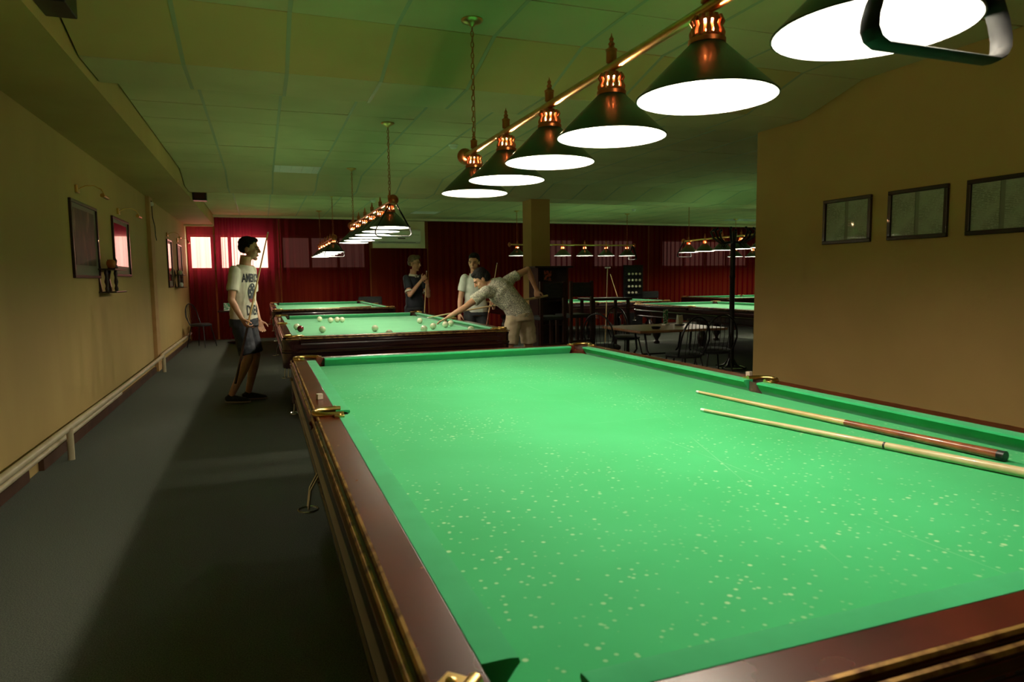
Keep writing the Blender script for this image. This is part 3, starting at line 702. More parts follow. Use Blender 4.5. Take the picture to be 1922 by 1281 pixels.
hoop_chair('black hoop-back chair in the far left corner by the curtain', (-1.2, 15.25, 0), -PI/2-.5)
def cafe_table(label, x0, x1, y0, y1, z):
    t = thing('cafe_table', label, 'table', ((x0+x1)/2, (y0+y1)/2, 0)); hx, hy = (x1-x0)/2, (y1-y0)/2
    bevel(MB().bb(-hx, hx, -hy, hy, z-.035, z).build('table_top', TABTOP, t, None), .012, 3)
    for sx in (-1, 1):
        m = MB(); m.tube([(sx*hx*.55, -.12, z-.035), (sx*hx*.5, -.13, z*.55), (sx*hx*.5, -.2, .3), (sx*hx*.55, -.34, 0.012)], .014, 8)
        m.tube([(sx*hx*.55, .12, z-.035), (sx*hx*.5, .13, z*.55), (sx*hx*.5, .2, .3), (sx*hx*.55, .34, 0.012)], .014, 8); m.build('trestle', BLACK, t, 50)
    MB().tube([(-hx*.5, 0, .3), (hx*.5, 0, .3)], .012, 8).build('stretcher', BLACK, t, 50)
    return t
cafe_table('brown wooden cafe table with black trestles beyond the near table', 4.42, 5.75, 7.38, 8.4, .66)
t = thing('menu_card', 'green and white menu card standing on the cafe table', 'menu', (5.27, 8.12, .66), .5)
MENU = mat('menu_print', (.1, .3, .12), .5); noisy(MENU, (.02, .22, .08), (.6, .62, .5), 16, 3, (1, 1, 2.5), .5, .56)
MB().box((0, 0, .012), (.12, .06, .02)).build('foot', WHITE, t, None); MB().box((0, 0, .12), (.12, .008, .2)).build('card', MENU, t, None)
t = thing('napkin_holder', 'white paper napkins in a holder beside the menu card', 'napkin holder', (5.42, 8.0, .66), .4)
MB().box((0, 0, .01), (.12, .08, .015)).build('tray', BLACK, t, None)
for k in range(4): MB().box((-.01+.006*k, -.02+.014*k, .075+.006*(k % 2)), (.11, .005, .12), Matrix.Rotation(.12*(k-1.5), 3, 'Y')).build('napkin', WHITE, t, None)
m = MB(); m.lathe([(.05, 0), (.06, .02), (.062, .03), (.055, .03), (.045, .01)], 20, caps=False); m.lathe([(.05, .001), (.001, .001)], 20, caps=False); o = m.build('ashtray', BLACK, None, 50); o.location = (4.80, 7.62, .661); tag(o, 'dark ashtray on the near side of the cafe table', 'ashtray')
def bar_chair(label, x, y, rz):
    t = thing('bar_chair', label, 'chair', (x, y, 0), rz, 'tall dark wooden bar chairs')
    bevel(MB().box((0, 0, .80), (.40, .40, .05)).build('seat', BLACKP, t, None), .012)
    for sx in (-1, 1):
        MB().box((sx*.175, .175, .39), (.04, .04, .78)).build('leg', DWOOD, t, None)
        MB().box((sx*.175, -.185, .645), (.042, .036, 1.29)).build('leg', DWOOD, t, None)
        MB().box((sx*.175, 0, .3), (.025, .33, .03)).build('side_rail', DWOOD, t, None)
    bevel(MB().box((0, -.185, 1.17), (.31, .025, .2)).build('backrest', BLACKP, t, None), .006)
    MB().box((0, .175, .25), (.31, .025, .035)).build('footrest', DWOOD, t, None); MB().box((0, -.185, .45), (.31, .02, .03)).build('rear_rail', DWOOD, t, None)
bar_chair('tall dark wooden bar chair right of the bending player', 3.60, 8.45, .1)
bar_chair('tall dark wooden bar chair with padded back left of the cafe table', 4.16, 8.75, .15)
t = thing('bar_counter', 'dark wooden bar counter with shelves against the pillar', 'counter', (4.5, 10.45, 0))
bevel(MB().box((0, 0, 1.515), (.68, .5, .03)).build('counter_top', DWOOD, t, None), .005)
MB().bb(-.27, -.24, -.2, .2, 0, 1.5).build('side_panel', DWOOD, t, None); MB().bb(.24, .27, -.2, .2, 0, 1.5).build('side_panel', DWOOD, t, None)
for z in (.08, .55, .95, 1.25): MB().bb(-.24, .24, -.19, .2, z, z+.02).build('shelf', DWOOD, t, None)
MB().bb(-.24, .24, .18, .2, .1, 1.5).build('back_panel', DWOOD, t, None)
PRT = mat('small_red_print', (.2, .03, .02), .4); noisy(PRT, (.02, .01, .01), (.5, .1, .05), 22, 3, lo=.45, hi=.6)
t = thing('small_picture', 'small red and dark picture propped on the counter shelf', 'picture', (4.42, 10.30, 1.272)); MB().box((0, 0, .10), (.16, .012, .20)).build('frame', BLACK, t, None); MB().box((0, -.007, .10), (.13, .003, .17)).build('print', PRT, t, None)
t = thing('high_table', 'dark tall side table top by the bar chairs', 'table', (5.05, 9.5, 0)); bevel(MB().box((0, 0, 1.0), (.7, .5, .035)).build('table_top', DWOOD, t, None), .006)
for sx in (-1, 1):
    for sy in (-1, 1): MB().box((sx*.3, sy*.2, .49), (.04, .04, .985)).build('leg', DWOOD, t, None)
# coat rack
t = thing('coat_rack', 'black standing coat rack with curved hooks in front of the wall end', 'coat rack', (6.33, 8.05, 0))
MB().lathe([(.045, .02), (.045, .3), (.036, .32), (.036, 1.3), (.045, 1.32), (.036, 1.36), (.036, 1.85), (.02, 1.93), (.008, 1.98)], 16).build('pole', BLACK, t, 50)
MB().tube([(.19*math.cos(a*PI/12), .19*math.sin(a*PI/12), .015) for a in range(24)], .012, 6, closed=True).build('base_ring', STEEL, t, 50)
for k in range(4):
    a = k*PI/2+.4; c_, s_ = math.cos(a), math.sin(a); MB().tube([(.03*c_, .03*s_, .16), (.1*c_, .1*s_, .05), (.2*c_, .2*s_, .016), (.24*c_, .24*s_, .03)], .012, 6).build('foot', BLACK, t, 50)
for k in range(8):
    a = k*PI/4; c_, s_ = math.cos(a), math.sin(a)
    m = MB(); m.tube([(.03*c_, .03*s_, 1.82), (.16*c_, .16*s_, 1.80), (.27*c_, .27*s_, 1.88), (.31*c_, .31*s_, 1.97), (.27*c_, .27*s_, 2.0)], .016, 6)
    m.ell((.27*c_, .27*s_, 2.0), .02, nu=8, nv=6); m.tube([(.12*c_, .12*s_, 1.80), (.17*c_, .17*s_, 1.74), (.2*c_, .2*s_, 1.77)], .009, 6); m.build('hook', BLACK, t, 50)
# ball rack
t = thing('ball_rack', 'black upright rack holding rows of white balls by the dark curtain', 'ball rack', (9.35, 15.95, 0))
bevel(MB().box((0, .04, 1.18), (.58, .05, .95)).build('back_board', BLACK, t, None), .005)
MB().box((0, .02, .36), (.5, .12, .70)).build('cabinet', BLACK, t, None)
for k in range(4): MB().box((0, -.03, .88+.165*k), (.48, .09, .012)).build('ledge', BLACK, t, None)
for k in range(4):
    for j in range(4):
        if k == 0 and j == 3: continue
        o = ball0.copy(); C.objects.link(o); o.location = (9.35-.165+.11*j, 15.92, .887+.165*k+RB+.0005); tag(o, 'white ball in the %s row of the black ball rack, %s' % (('bottom', 'third', 'second', 'top')[k], ('leftmost', 'second from left', 'third from left', 'rightmost')[j]), 'ball', 'white balls on the ball rack')
cue('bridge_rest', 'long rest stick with a crosswise head leaning by the crosswise table', (6.76, 12.6, 1.53), (6.55, 12.3, 0.01), [(0, 1, CUEW, 'shaft')], .006, .012)
r = bpy.data.objects['bridge_rest']; MB().box((0, 0, .005), (.13, .015, .03)).build('bridge_head', STEEL, r, None)
cue('billiard_cue', 'dark cue leaning beside the ball rack', (8.45, 15.6, 1.42), (8.85, 15.4, .01), [(0, .6, CUEW, 'shaft'), (.6, 1, CUER, 'butt')])
def lowback(l, x, y):
    t = thing('office_chair', l, 'chair', (x, y, 0), 0, 'low dark chairs by the curtain')
    bevel(MB().box((0, .18, .84), (.56, .07, .20)).build('backrest', BLACKP, t, None), .03)
    bevel(MB().box((0, -.05, .46), (.52, .48, .09)).build('seat', BLACKP, t, None), .02)
    for sx in (-1, 1):
        MB().tube([(sx*.27, .2, .84), (sx*.28, .18, .45), (sx*.27, .2, 0)], .014, 8).build('leg', STEEL, t, 50); MB().tube([(sx*.25, -.25, .45), (sx*.26, -.26, 0)], .014, 8).build('leg', STEEL, t, 50)
        MB().tube([(sx*.29, .18, .66), (sx*.3, -.2, .66)], .014, 8).build('armrest', BLACK, t, 50)
lowback('low black chair by the curtain behind the farthest left table', 2.42, 16.2)
lowback('low black chair by the curtain right of the ball rack', 10.1, 16.2)
t = thing('side_table', 'small dark table in the far left corner under the curtain', 'table', (-.55, 15.95, 0))
bevel(MB().box((0, 0, .70), (.7, .6, .03)).build('table_top', DWOOD, t, None), .005); MB().lathe([(.2, 0), (.2, .02), (.03, .04), (.03, .685)], 16).build('pedestal', BLACK, t, 40)
t = thing('menu_card', 'small green card standing on the corner table', 'menu', (-.72, 15.85, .715), .2); MB().box((0, 0, .08), (.13, .01, .16)).build('card', MENU, t, None); MB().box((0, 0, .006), (.13, .05, .012)).build('foot', WHITE, t, None)

# ------------------------------------------------------------------ people
def remesh(m, name, material, parent, vox, sm=2, wr=0, ws=9, root=None):
    me = m.mesh(name, material, None); o = bpy.data.objects.new(name, me); C.objects.link(o)
    r = o.modifiers.new('r', 'REMESH'); r.mode = 'VOXEL'; r.voxel_size = vox; r.use_smooth_shade = True
    if sm: s = o.modifiers.new('s', 'SMOOTH'); s.factor = .5; s.iterations = sm
    dg = bpy.context.evaluated_depsgraph_get(); me2 = bpy.data.meshes.new_from_object(o.evaluated_get(dg))
    bpy.data.objects.remove(o)
    if wr:
        for v_ in me2.vertices:
            q = v_.co; n = noise.noise(Vector((q.x*ws, q.y*ws, q.z*ws*1.6)))+.5*noise.noise(q*ws*2.3)
            v_.co = q+v_.normal*n*wr
    me2.materials.clear(); me2.materials.append(material); me2.shade_smooth(); me2.name = name
    o = bpy.data.objects.new(name, me2); C.objects.link(o); o.parent = parent; return o
def limb(m, pts, rad, side=None, open_end=False):
    m.tube(pts, rad, 14, side=side or (0, 0, 1) if abs((Vector(pts[-1])-Vector(pts[0])).normalized().z) < .9 else (side or (1, 0, 0)))
    for p_, r_ in ((pts[0], rad[0]), (pts[-1], rad[-1]))[:1 if open_end else 2]: m.ell(p_, r_ if not isinstance(r_, tuple) else min(r_), nu=12, nv=8)
def hand(m, wr, d, n, thumb, curl=(.5, .5, .4), L=1.0, spread=.06):
    """wr wrist, d palm direction, n direction the fingers close to, thumb: side the thumb is on"""
    wr, d, n = Vector(wr), Vector(d).normalized(), Vector(n); n = (n-d*n.dot(d)).normalized()
    w_ = d.cross(n).normalized(); th = Vector(thumb); s = 1 if w_.dot(th) > 0 else -1; w_ = w_*s
    m.tube([wr-d*.02, wr+d*.02*L, wr+d*.05*L, wr+d*.088*L], [(.024, .019), (.033, .016), (.040, .0145), (.038, .011)], 12, side=w_)
    for k, (off, ln) in enumerate(((.028, .92), (.0095, 1.0), (-.0095, .95), (-.0275, .75))):
        p = wr+d*.080*L+w_*off; a = 0; pts = [p]
        for seg, c in zip((.040, .025, .020), curl):
            a += c; dd = (d+w_*off/.028*spread).normalized()
            p = p+(dd*math.cos(a)+n*math.sin(a))*seg*ln*L; pts.append(p)
        m.tube(pts, [.0095, .009, .0083, .0068], 8); m.ell(pts[-1], .007, nu=8, nv=6)
    p = wr+d*.025*L+w_*.024; dirs = ((d*.6+w_*.75+n*.25), (d*.85+w_*.35+n*.45), (d*.9+w_*.05+n*.5)); pts = [p]
    for dd, seg in zip(dirs, (.042, .03, .024)): p = p+dd.normalized()*seg*L; pts.append(p)
    m.tube(pts, [.0135, .0115, .010, .008], 8); m.ell(pts[-1], .008, nu=8, nv=6)
def head(m, c, f, u, k=1.0):
    f = Vector(f).normalized(); u = Vector(u); u = (u-f*u.dot(f)).normalized(); r_ = f.cross(u).normalized(); c = Vector(c)
    A = (r_, f, u); P = lambda x, y, z: c+(r_*x+f*y+u*z)*k; S = lambda *a: tuple(q*k for q in a)
    m.ell(P(0, -.012, .032), S(.074, .094, .086), A, 20, 14); m.ell(P(0, .03, -.035), S(.058, .060, .075), A, 16, 10)
    m.ell(P(0, .066, -.098), S(.026, .022, .02), A); m.ell(P(0, .02, -.075), S(.05, .05, .035), A)
    m.ell(P(0, .070, .026), S(.050, .022, .015), A); m.ell(P(0, .0, .02), S(.066, .083, .06), A)
    m.tube([P(0, .088, .018), P(0, .104, -.012), P(0, .108, -.026)], [.009*k, .012*k, .015*k], 8); m.ell(P(0, .106, -.026), S(.016, .014, .010), A)
    m.ell(P(0, .085, -.058), S(.022, .012, .007), A); m.ell(P(0, .084, -.068), S(.019, .011, .007), A)
    for s in (-1, 1):
        m.ell(P(s*.036, .055, -.03), S(.022, .028, .024), A); m.ell(P(s*.074, -.008, -.008), S(.010, .020, .032), A)
    return A, P
def face(parent, A, P, k, hairm, hairs):
    e = MB()
    for s in (-1, 1): e.ell(P(s*.031, .083, .003), (.011*k, .006*k, .0055*k), A)
    e.build('eyes', EYE, parent, 60)
    e = MB()
    for s in (-1, 1): e.tube([P(s*.015, .092, .022), P(s*.035, .088, .027), P(s*.05, .074, .022)], [.0035, .0042, .003], 6)
    e.build('eyebrows', hairm, parent, 60)
    e = MB(); e.ell(P(0, .091, -.063), (.021*k, .008*k, .0065*k), A); e.build('lips', LIP, parent, 60)
    h = MB()
    for (x, y, z, a, b_, c_) in hairs: h.ell(P(x, y, z), (a*k, b_*k, c_*k), A, 18, 12)
    remesh(h, 'hair', hairm, parent, .007, 1, .006, 70)
HAIR_SHORT = [(0, -.024, .056, .080, .094, .080), (0, -.055, .01, .072, .062, .075), (0, .045, .098, .058, .045, .026), (.066, -.012, .03, .014, .035, .035), (-.066, -.012, .03, .014, .035, .035)]
def V(*a): return Vector(a)
def person(label, base): return thing('person', label, 'person', base)
def rel(base): return lambda x, y, z: Vector((x-base[0], y-base[1], z-base[2]))
def shoe(parent, ankle, d, mat_=BLACKP, solem=None):
    d = Vector((d[0], d[1], 0)).normalized(); a = Vector(ankle); s = Vector((-d.y, d.x, 0)); g = Vector((a.x, a.y, a.z)); 
    m = MB(); base = Vector((a.x, a.y, 0))+Vector((0, 0, g.z-.085))
    m.tube([base-d*.065+V(0, 0, .04), base-d*.03+V(0, 0, .048), base+d*.04+V(0, 0, .045), base+d*.12+V(0, 0, .034), base+d*.175+V(0, 0, .026), base+d*.2+V(0, 0, .02)], [(.026, .026), (.036, .040), (.040, .036), (.046, .026), (.036, .018), (.014, .008)], 14, side=s)
    m.ell(base-d*.01+V(0, 0, .072), (.036, .036, .03))
    sh = remesh(m, 'shoe', mat_, parent, .007, 2)
    m = MB(); pts = []; n = 18; ring = []
    for i in range(n):
        t_ = 2*PI*i/n; x = .066+.142*math.cos(t_); y = (.046 if math.cos(t_) > -.2 else .038)*math.sin(t_); ring.append(base+d*x+s*y)
    m.add([q+V(0, 0, .002) for q in ring]+[q+V(0, 0, .018) for q in ring], [tuple(range(n-1, -1, -1)), tuple(range(n, 2*n))]+[(i, (i+1) % n, n+(i+1) % n, n+i) for i in range(n)])
    m.build('sole', solem or mat('rubber_sole', (.25, .2, .14), .7), sh, 40)
def leg(m, hip, knee, ank):
    hip, knee, ank = map(Vector, (hip, knee, ank)); k = (knee+ank)/2; 
    limb(m, [hip, hip.lerp(knee, .5), knee], [.083, .068, .052]); limb(m, [knee, knee.lerp(ank, .3), knee.lerp(ank, .65), ank], [.05, .055, .043, .034])
def arm(m, sh, el, wr):
    sh, el, wr = map(Vector, (sh, el, wr)); limb(m, [sh, sh.lerp(el, .5), el], [.05, .045, .036]); limb(m, [el, el.lerp(wr, .3), wr], [.037, .037, .024])
def torso(m, pts, rad, side): m.tube(pts, rad, 22, side=side)
def along(a, b, t): return Vector(a).lerp(Vector(b), t)

# --- 1: boy in printed white T-shirt walking by the left side
B = (-.2, 7.98, 0); q = rel(B)
P1 = person('boy in white printed T-shirt and dark shorts walking with a cue on the left', B)
fv = V(.80, -.60, 0); sv = V(.60, .80, 0)                                       # facing, his left side
pel, wst, chs, nb = q(-.20, 8.05, .90), q(-.20, 8.05, 1.08), q(-.195, 8.05, 1.31), q(-.165, 8.05, 1.485)
m = MB()
torso(m, [pel-V(0, 0, .08), pel, wst, chs, along(chs, nb, .7), nb+V(0, 0, .02)], [(.14, .10), (.16, .11), (.135, .1), (.155, .11), (.13, .085), (.06, .06)], sv)
m.tube([nb-V(0, 0, .04), nb+fv*.01+V(0, 0, .06), nb+fv*.025+V(0, 0, .13)], [.070, .061, .060], 14)
hA, hP = head(m, q(-.11, 8.05, 1.69), (.97, -.2, -.08), (0, 0, 1), 1.03)
rsh, relb, rwr = q(-.27, 7.90, 1.42), q(-.31, 7.84, 1.14), q(-.215, 7.78, .945)
lsh, lelb, lwr = q(-.10, 8.20, 1.42), q(-.10, 8.29, 1.12), q(-.045, 8.18, .90)
arm(m, rsh, relb, rwr); arm(m, lsh, lelb, lwr)
hand(m, rwr, (.45, -.1, -.9), (.9, .35, 0), (.6, -.3, .5), (.5, .7, .7)); hand(m, lwr, (.2, -.1, -1), (.3, -.9, 0), (.9, 0, 0), (.35, .4, .3))
rh, rk, ra = q(-.23, 7.98, .86), q(-.165, 7.95, .50), q(-.36, 7.97, .095)
lh, lk_, la = q(-.17, 8.12, .86), q(-.095, 8.14, .50), q(-.19, 8.14, .09)
leg(m, rh, rk, ra); leg(m, lh, lk_, la)
remesh(m, 'body', SKIN, P1, .0058, 2)
face(P1, hA, hP, 1.03, HAIRB, [(0, -.024, .056, .080, .094, .080), (0, -.055, .01, .072, .062, .06), (0, .035, .098, .055, .048, .03), (.066, -.012, .03, .014, .035, .035), (-.066, -.012, .03, .014, .035, .035)])
TW = noisy(mat('white_cotton', (.62, .58, .45), .8), (.58, .54, .42), (.66, .62, .49), 6)[0]
m = MB()
torso(m, [pel+V(0, 0, -.005), pel+V(0, 0, .09), wst, chs, along(chs, nb, .72), nb+V(0, 0, .03)], [(.175, .130), (.168, .125), (.155, .12), (.172, .125), (.150, .10), (.082, .078)], sv)
for a_, b_ in ((rsh, relb), (lsh, lelb)): limb(m, [along(a_, b_, -.12), along(a_, b_, .25), along(a_, b_, .66)], [.058, .062, .066], open_end=True)
sh1 = remesh(m, 'tshirt', TW, P1, .009, 3, .007, 9)
NAVY = noisy(mat('dark_denim', (.025, .03, .04), .8), (.009, .011, .015), (.022, .025, .032), 12)[0]
m = MB(); torso(m, [pel+V(0, 0, .03), pel-V(0, 0, .06)], [(.178, .13), (.18, .132)], sv)
limb(m, [rh, along(rh, rk, .5), along(rh, rk, .9)], [.10, .098, .092], open_end=True); limb(m, [lh, along(lh, lk_, .5), along(lh, lk_, .9)], [.10, .098, .092], open_end=True)
remesh(m, 'shorts', NAVY, P1, .009, 3, .006, 10)
shoe(P1, ra+V(0, 0, 0), (.95, -.3), BLACKP); shoe(P1, la, (.97, -.1), BLACKP)
# print on the shirt, laid on the cloth surface
bm_ = bmesh.new(); bm_.from_mesh(sh1.data); bvh = BVHTree.FromBMesh(bm_); bm_.free()
PRINT = mat('black_print', (.02, .022, .03), .8); PRED = mat('red_print', (.4, .05, .03), .8)
def lay(me_src, cx, cz, name, material, off=.004):
    bmx = bmesh.new(); bmx.from_mesh(me_src); bmesh.ops.triangulate(bmx, faces=bmx.faces[:]); bmesh.ops.subdivide_edges(bmx, edges=[e for e in bmx.edges if e.calc_length() > .02], cuts=2, use_grid_fill=False)
    bmesh.ops.triangulate(bmx, faces=bmx.faces[:])
    for v_ in bmx.verts:
        # the lettering runs from his right to his left across the chest
        arc = (cx+(.62 if 'letter' in name else .95)*v_.co.x)/.16
        o_ = chs+V(0, 0, cz+v_.co.y-.0)
        dd = V(.93, -.37, 0)*math.cos(arc)+V(.37, .93, 0)*math.sin(arc)
        o_.z = chs.z+cz+v_.co.y
        h_ = bvh.ray_cast(o_+dd*.5, -dd)
        if h_[0]: v_.co = h_[0]+dd*off
        else: v_.co = o_+dd*.16
    me_ = bpy.data.meshes.new(name); bmx.to_mesh(me_); bmx.free(); me_.materials.clear(); me_.materials.append(material)
    o = bpy.data.objects.new(name, me_); C.objects.link(o); o.parent = sh1
def text_mesh(s, size):
    cu = bpy.data.curves.new('t', 'FONT'); cu.body = s; cu.size = size; cu.align_x = 'CENTER'; cu.offset = .004; cu.resolution_u = 2
    o = bpy.data.objects.new('t', cu); C.objects.link(o); dg = bpy.context.evaluated_depsgraph_get(); me_ = bpy.data.meshes.new_from_object(o.evaluated_get(dg)); bpy.data.objects.remove(o); return me_
lay(text_mesh('AMERICAN', .125), 0, .02, 'lettering', PRINT); lay(text_mesh('DREAM', .15), .0, -.34, 'lettering', PRINT)
b = MB(); n = 26; b.add([(0, 0, 0)]+[(.085*math.cos(2*PI*i/n), .105*math.sin(2*PI*i/n), 0) for i in range(n)], [(0, 1+i, 1+(i+1) % n) for i in range(n)]); lay(b.mesh('x', None), -.045, -.10, 'printed_emblem', PRINT, .003)
b = MB()
for cx_, cz_ in ((-.05, .05), (-.02, .01), (.03, .05), (-.055, -.02), (.0, .08), (.05, .0)):
    st = [(cx_+(.016 if i % 2 == 0 else .007)*math.sin(PI*i/5), cz_+(.016 if i % 2 == 0 else .007)*math.cos(PI*i/5), 0) for i in range(10)]
    b.add([(cx_, cz_, 0)]+st, [(0, 1+i, 1+(i+1) % 10) for i in range(10)])
lay(b.mesh('x', None), -.045, -.10, 'printed_stars', TW, .0055)
b = MB()
for k in range(3):
    b.add([(-.07+.012*k, -.075-.014*k, 0), (.07-.012*k, -.075-.014*k, 0), (.07-.012*k, -.068-.014*k, 0), (-.07+.012*k, -.068-.014*k, 0)], [(0, 1, 2, 3)])
lay(b.mesh('x', None), -.045, -.10, 'printed_stripes', PRED, .0055)
cue('billiard_cue', 'cue carried upright by the boy in the printed T-shirt', (.09, 7.88, 1.866), (-.31, 7.80, .24), [(0, .01, LINING, 'tip'), (.01, .62, CUEW, 'shaft'), (.62, 1, DWOOD, 'butt')], .006, .014)

# --- 2: boy in navy polo with white collar, both hands on an upright cue
B = (2.32, 10.85, 0); q = rel(B)
P2 = person('boy in dark polo with white collar holding an upright cue in both hands', B)
fv = V(.55, -.83, 0); sv = V(.83, .55, 0)
pel, wst, chs, nb = q(2.32, 10.85, .92), q(2.31, 10.85, 1.06), q(2.30, 10.85, 1.24), q(2.295, 10.85, 1.395)
m = MB(); torso(m, [pel-V(0, 0, .08), pel, wst, chs, along(chs, nb, .7), nb], [(.14, .10), (.155, .11), (.13, .095), (.15, .105), (.13, .08), (.06, .06)], sv)
m.tube([nb-V(0, 0, .04), nb+fv*.01+V(0, 0, .05), nb+fv*.02+V(0, 0, .10)], [.058, .052, .053], 14)
hA, hP = head(m, q(2.32, 10.83, 1.592), (.80, -.58, -.12), (0, 0, 1), 1.0)
rsh, relb, rwr = q(2.17, 10.74, 1.335), q(2.19, 10.62, 1.09), q(2.385, 10.60, 1.325)
lsh, lelb, lwr = q(2.44, 10.93, 1.335), q(2.53, 10.80, 1.07), q(2.49, 10.66, 1.255)
arm(m, rsh, relb, rwr); arm(m, lsh, lelb, lwr)
hand(m, rwr, (.75, .05, .6), (.1, .9, .1), (0, .2, 1), (.8, .9, .6), .92); hand(m, lwr, (-.2, -.1, 1), (-.6, .7, 0), (0, -1, 0), (.8, .9, .6), .92)
rh, rk, ra = q(2.23, 10.83, .86), q(2.22, 10.80, .48), q(2.21, 10.86, .09); lh, lk_, la = q(2.41, 10.88, .86), q(2.44, 10.86, .48), q(2.46, 10.92, .09)
leg(m, rh, rk, ra); leg(m, lh, lk_, la); remesh(m, 'body', SKIN, P2, .0062, 2)
face(P2, hA, hP, 1.0, HAIRL, [(0, -.022, .058, .078, .092, .080), (0, -.055, .01, .070, .06, .06), (0, .04, .108, .055, .05, .032), (.066, -.012, .035, .012, .03, .03), (-.066, -.012, .035, .012, .03, .03)])
POLO = noisy(mat('navy_polo', (.010, .011, .018), .8), (.007, .008, .013), (.015, .017, .026), 8)[0]
m = MB(); torso(m, [pel+V(0, 0, -.03), pel+V(0, 0, .08), wst, chs, along(chs, nb, .72), nb+V(0, 0, .0)], [(.178, .13), (.17, .125), (.152, .118), (.168, .12), (.145, .1), (.072, .068)], sv)
for a_, b_ in ((rsh, relb), (lsh, lelb)): limb(m, [along(a_, b_, -.1), along(a_, b_, .25), along(a_, b_, .6)], [.056, .064, .066], open_end=True)
remesh(m, 'polo_shirt', POLO, P2, .010, 3, .005, 9)
m = MB(); n = 20; ring = []
for r_, z in ((.076, -.022), (.070, .022), (.062, .03), (.062, -.01)): ring.append((r_, z))
m.lathe(ring, 20, nb+fv*.008, caps=False, axis=(.1, -.14, 1)); m.add([nb+fv*.09+sv*x+V(0, 0, z) for x, z in ((-.06, -.0), (-.01, -.055), (0, 0), (.01, -.055), (.06, -.0))], [(0, 1, 2), (2, 3, 4)])
m.build('collar', TW, P2, 50)
for a_, b_ in ((rsh, relb), (lsh, lelb)):
    c_ = along(a_, b_, .6); d_ = (b_-a_).normalized(); m = MB(); m.lathe([(.0675, -.012), (.0685, 0), (.0675, .014), (.062, .016)], 18, c_+d_*.045, caps=False, axis=d_); m.build('sleeve_trim', TW, P2, 50)
JEAN = noisy(mat('dark_jeans', (.02, .022, .024), .85), (.014, .016, .018), (.03, .032, .034), 14)[0]
m = MB(); torso(m, [pel+V(0, 0, .0), pel-V(0, 0, .07)], [(.16, .12), (.172, .122)], sv)
for a_, b_, c_ in ((rh, rk, ra), (lh, lk_, la)): limb(m, [a_, b_], [.092, .07]); limb(m, [b_, along(b_, c_, .93)], [.07, .06])
remesh(m, 'trousers', JEAN, P2, .010, 3, .005, 10)
shoe(P2, ra, (.4, -.9)); shoe(P2, la, (.7, -.7))
cue('billiard_cue', 'upright cue between the hands of the boy in the dark polo', (2.483, 10.68, 1.47), (2.37, 10.66, .01), [(0, .01, LINING, 'tip'), (.01, .62, CUEW, 'shaft'), (.62, 1, CUER, 'butt')], .006, .014)

# --- 3: boy in light grey polo standing behind the player
B = (2.78, 9.05, 0); q = rel(B)
P3 = person('boy in light grey polo and dark jeans standing behind the bending player', B)
fv = V(-.35, -.94, 0); sv = V(.94, -.35, 0)
pel, wst, chs, nb = q(2.79, 9.05, .90), q(2.785, 9.05, 1.04), q(2.785, 9.05, 1.23), q(2.78, 9.05, 1.385)
m = MB(); torso(m, [pel-V(0, 0, .08), pel, wst, chs, along(chs, nb, .7), nb], [(.14, .10), (.155, .11), (.13, .095), (.15, .105), (.13, .08), (.06, .06)], sv)
m.tube([nb-V(0, 0, .04), nb+fv*.01+V(0, 0, .05), nb+fv*.02+V(0, 0, .10)], [.058, .052, .053], 14)
hA, hP = head(m, q(2.77, 9.03, 1.562), (-.5, -.84, -.16), (.04, 0, 1), .98)
rsh, relb, rwr = q(2.635, 9.06, 1.325), q(2.575, 9.06, 1.06), q(2.535, 8.98, .87); lsh, lelb, lwr = q(2.93, 9.0, 1.325), q(3.03, 8.98, 1.07), q(2.99, 8.86, .93)
arm(m, rsh, relb, rwr); arm(m, lsh, lelb, lwr)
hand(m, rwr, (-.1, -.1, -1), (.9, .2, 0), (0, -1, 0), (.35, .4, .3), .95); hand(m, lwr, (.0, -.2, .9), (-.6, .6, 0), (0, -1, 0), (.8, .9, .6), .9)
rh, rk, ra = q(2.70, 9.05, .85), q(2.69, 9.03, .48), q(2.67, 9.07, .09); lh, lk_, la = q(2.87, 9.03, .85), q(2.90, 9.0, .48), q(2.92, 9.04, .09)
leg(m, rh, rk, ra); leg(m, lh, lk_, la); remesh(m, 'body', SKIN, P3, .0062, 2)
face(P3, hA, hP, .98, HAIRB, HAIR_SHORT)
GREY = noisy(mat('pale_grey_polo', (.42, .43, .36), .85), (.5, .52, .43), (.6, .62, .52), 8)[0]
m = MB(); torso(m, [pel+V(0, 0, -.03), pel+V(0, 0, .08), wst, chs, along(chs, nb, .72), nb+V(0, 0, .0)], [(.172, .128), (.165, .122), (.15, .116), (.166, .12), (.145, .1), (.07, .066)], sv)
for a_, b_ in ((rsh, relb), (lsh, lelb)): limb(m, [along(a_, b_, -.1), along(a_, b_, .25), along(a_, b_, .6)], [.056, .064, .066], open_end=True)
remesh(m, 'polo_shirt', GREY, P3, .010, 3, .006, 9)
m = MB(); m.lathe([(.074, -.022), (.069, .022), (.060, .028), (.060, -.01)], 20, nb+fv*.008, caps=False, axis=(-.04, -.15, 1)); m.build('collar', mat('grey_collar', (.3, .32, .28), .8), P3, 50)
m = MB(); torso(m, [pel+V(0, 0, .0), pel-V(0, 0, .07)], [(.158, .12), (.168, .12)], sv)
for a_, b_, c_ in ((rh, rk, ra), (lh, lk_, la)): limb(m, [a_, b_], [.09, .07]); limb(m, [b_, along(b_, c_, .93)], [.07, .06])
remesh(m, 'jeans', JEAN, P3, .010, 3, .005, 10)
shoe(P3, ra, (-.3, -.95)); shoe(P3, la, (-.1, -1))
cue('billiard_cue', 'slanting cue held by the boy in the light grey polo', (3.082, 8.95, 1.552), (2.85, 8.90, .45), [(0, .01, LINING, 'tip'), (.01, .62, CUEW, 'shaft'), (.62, 1, CUER, 'butt')], .0055, .013)

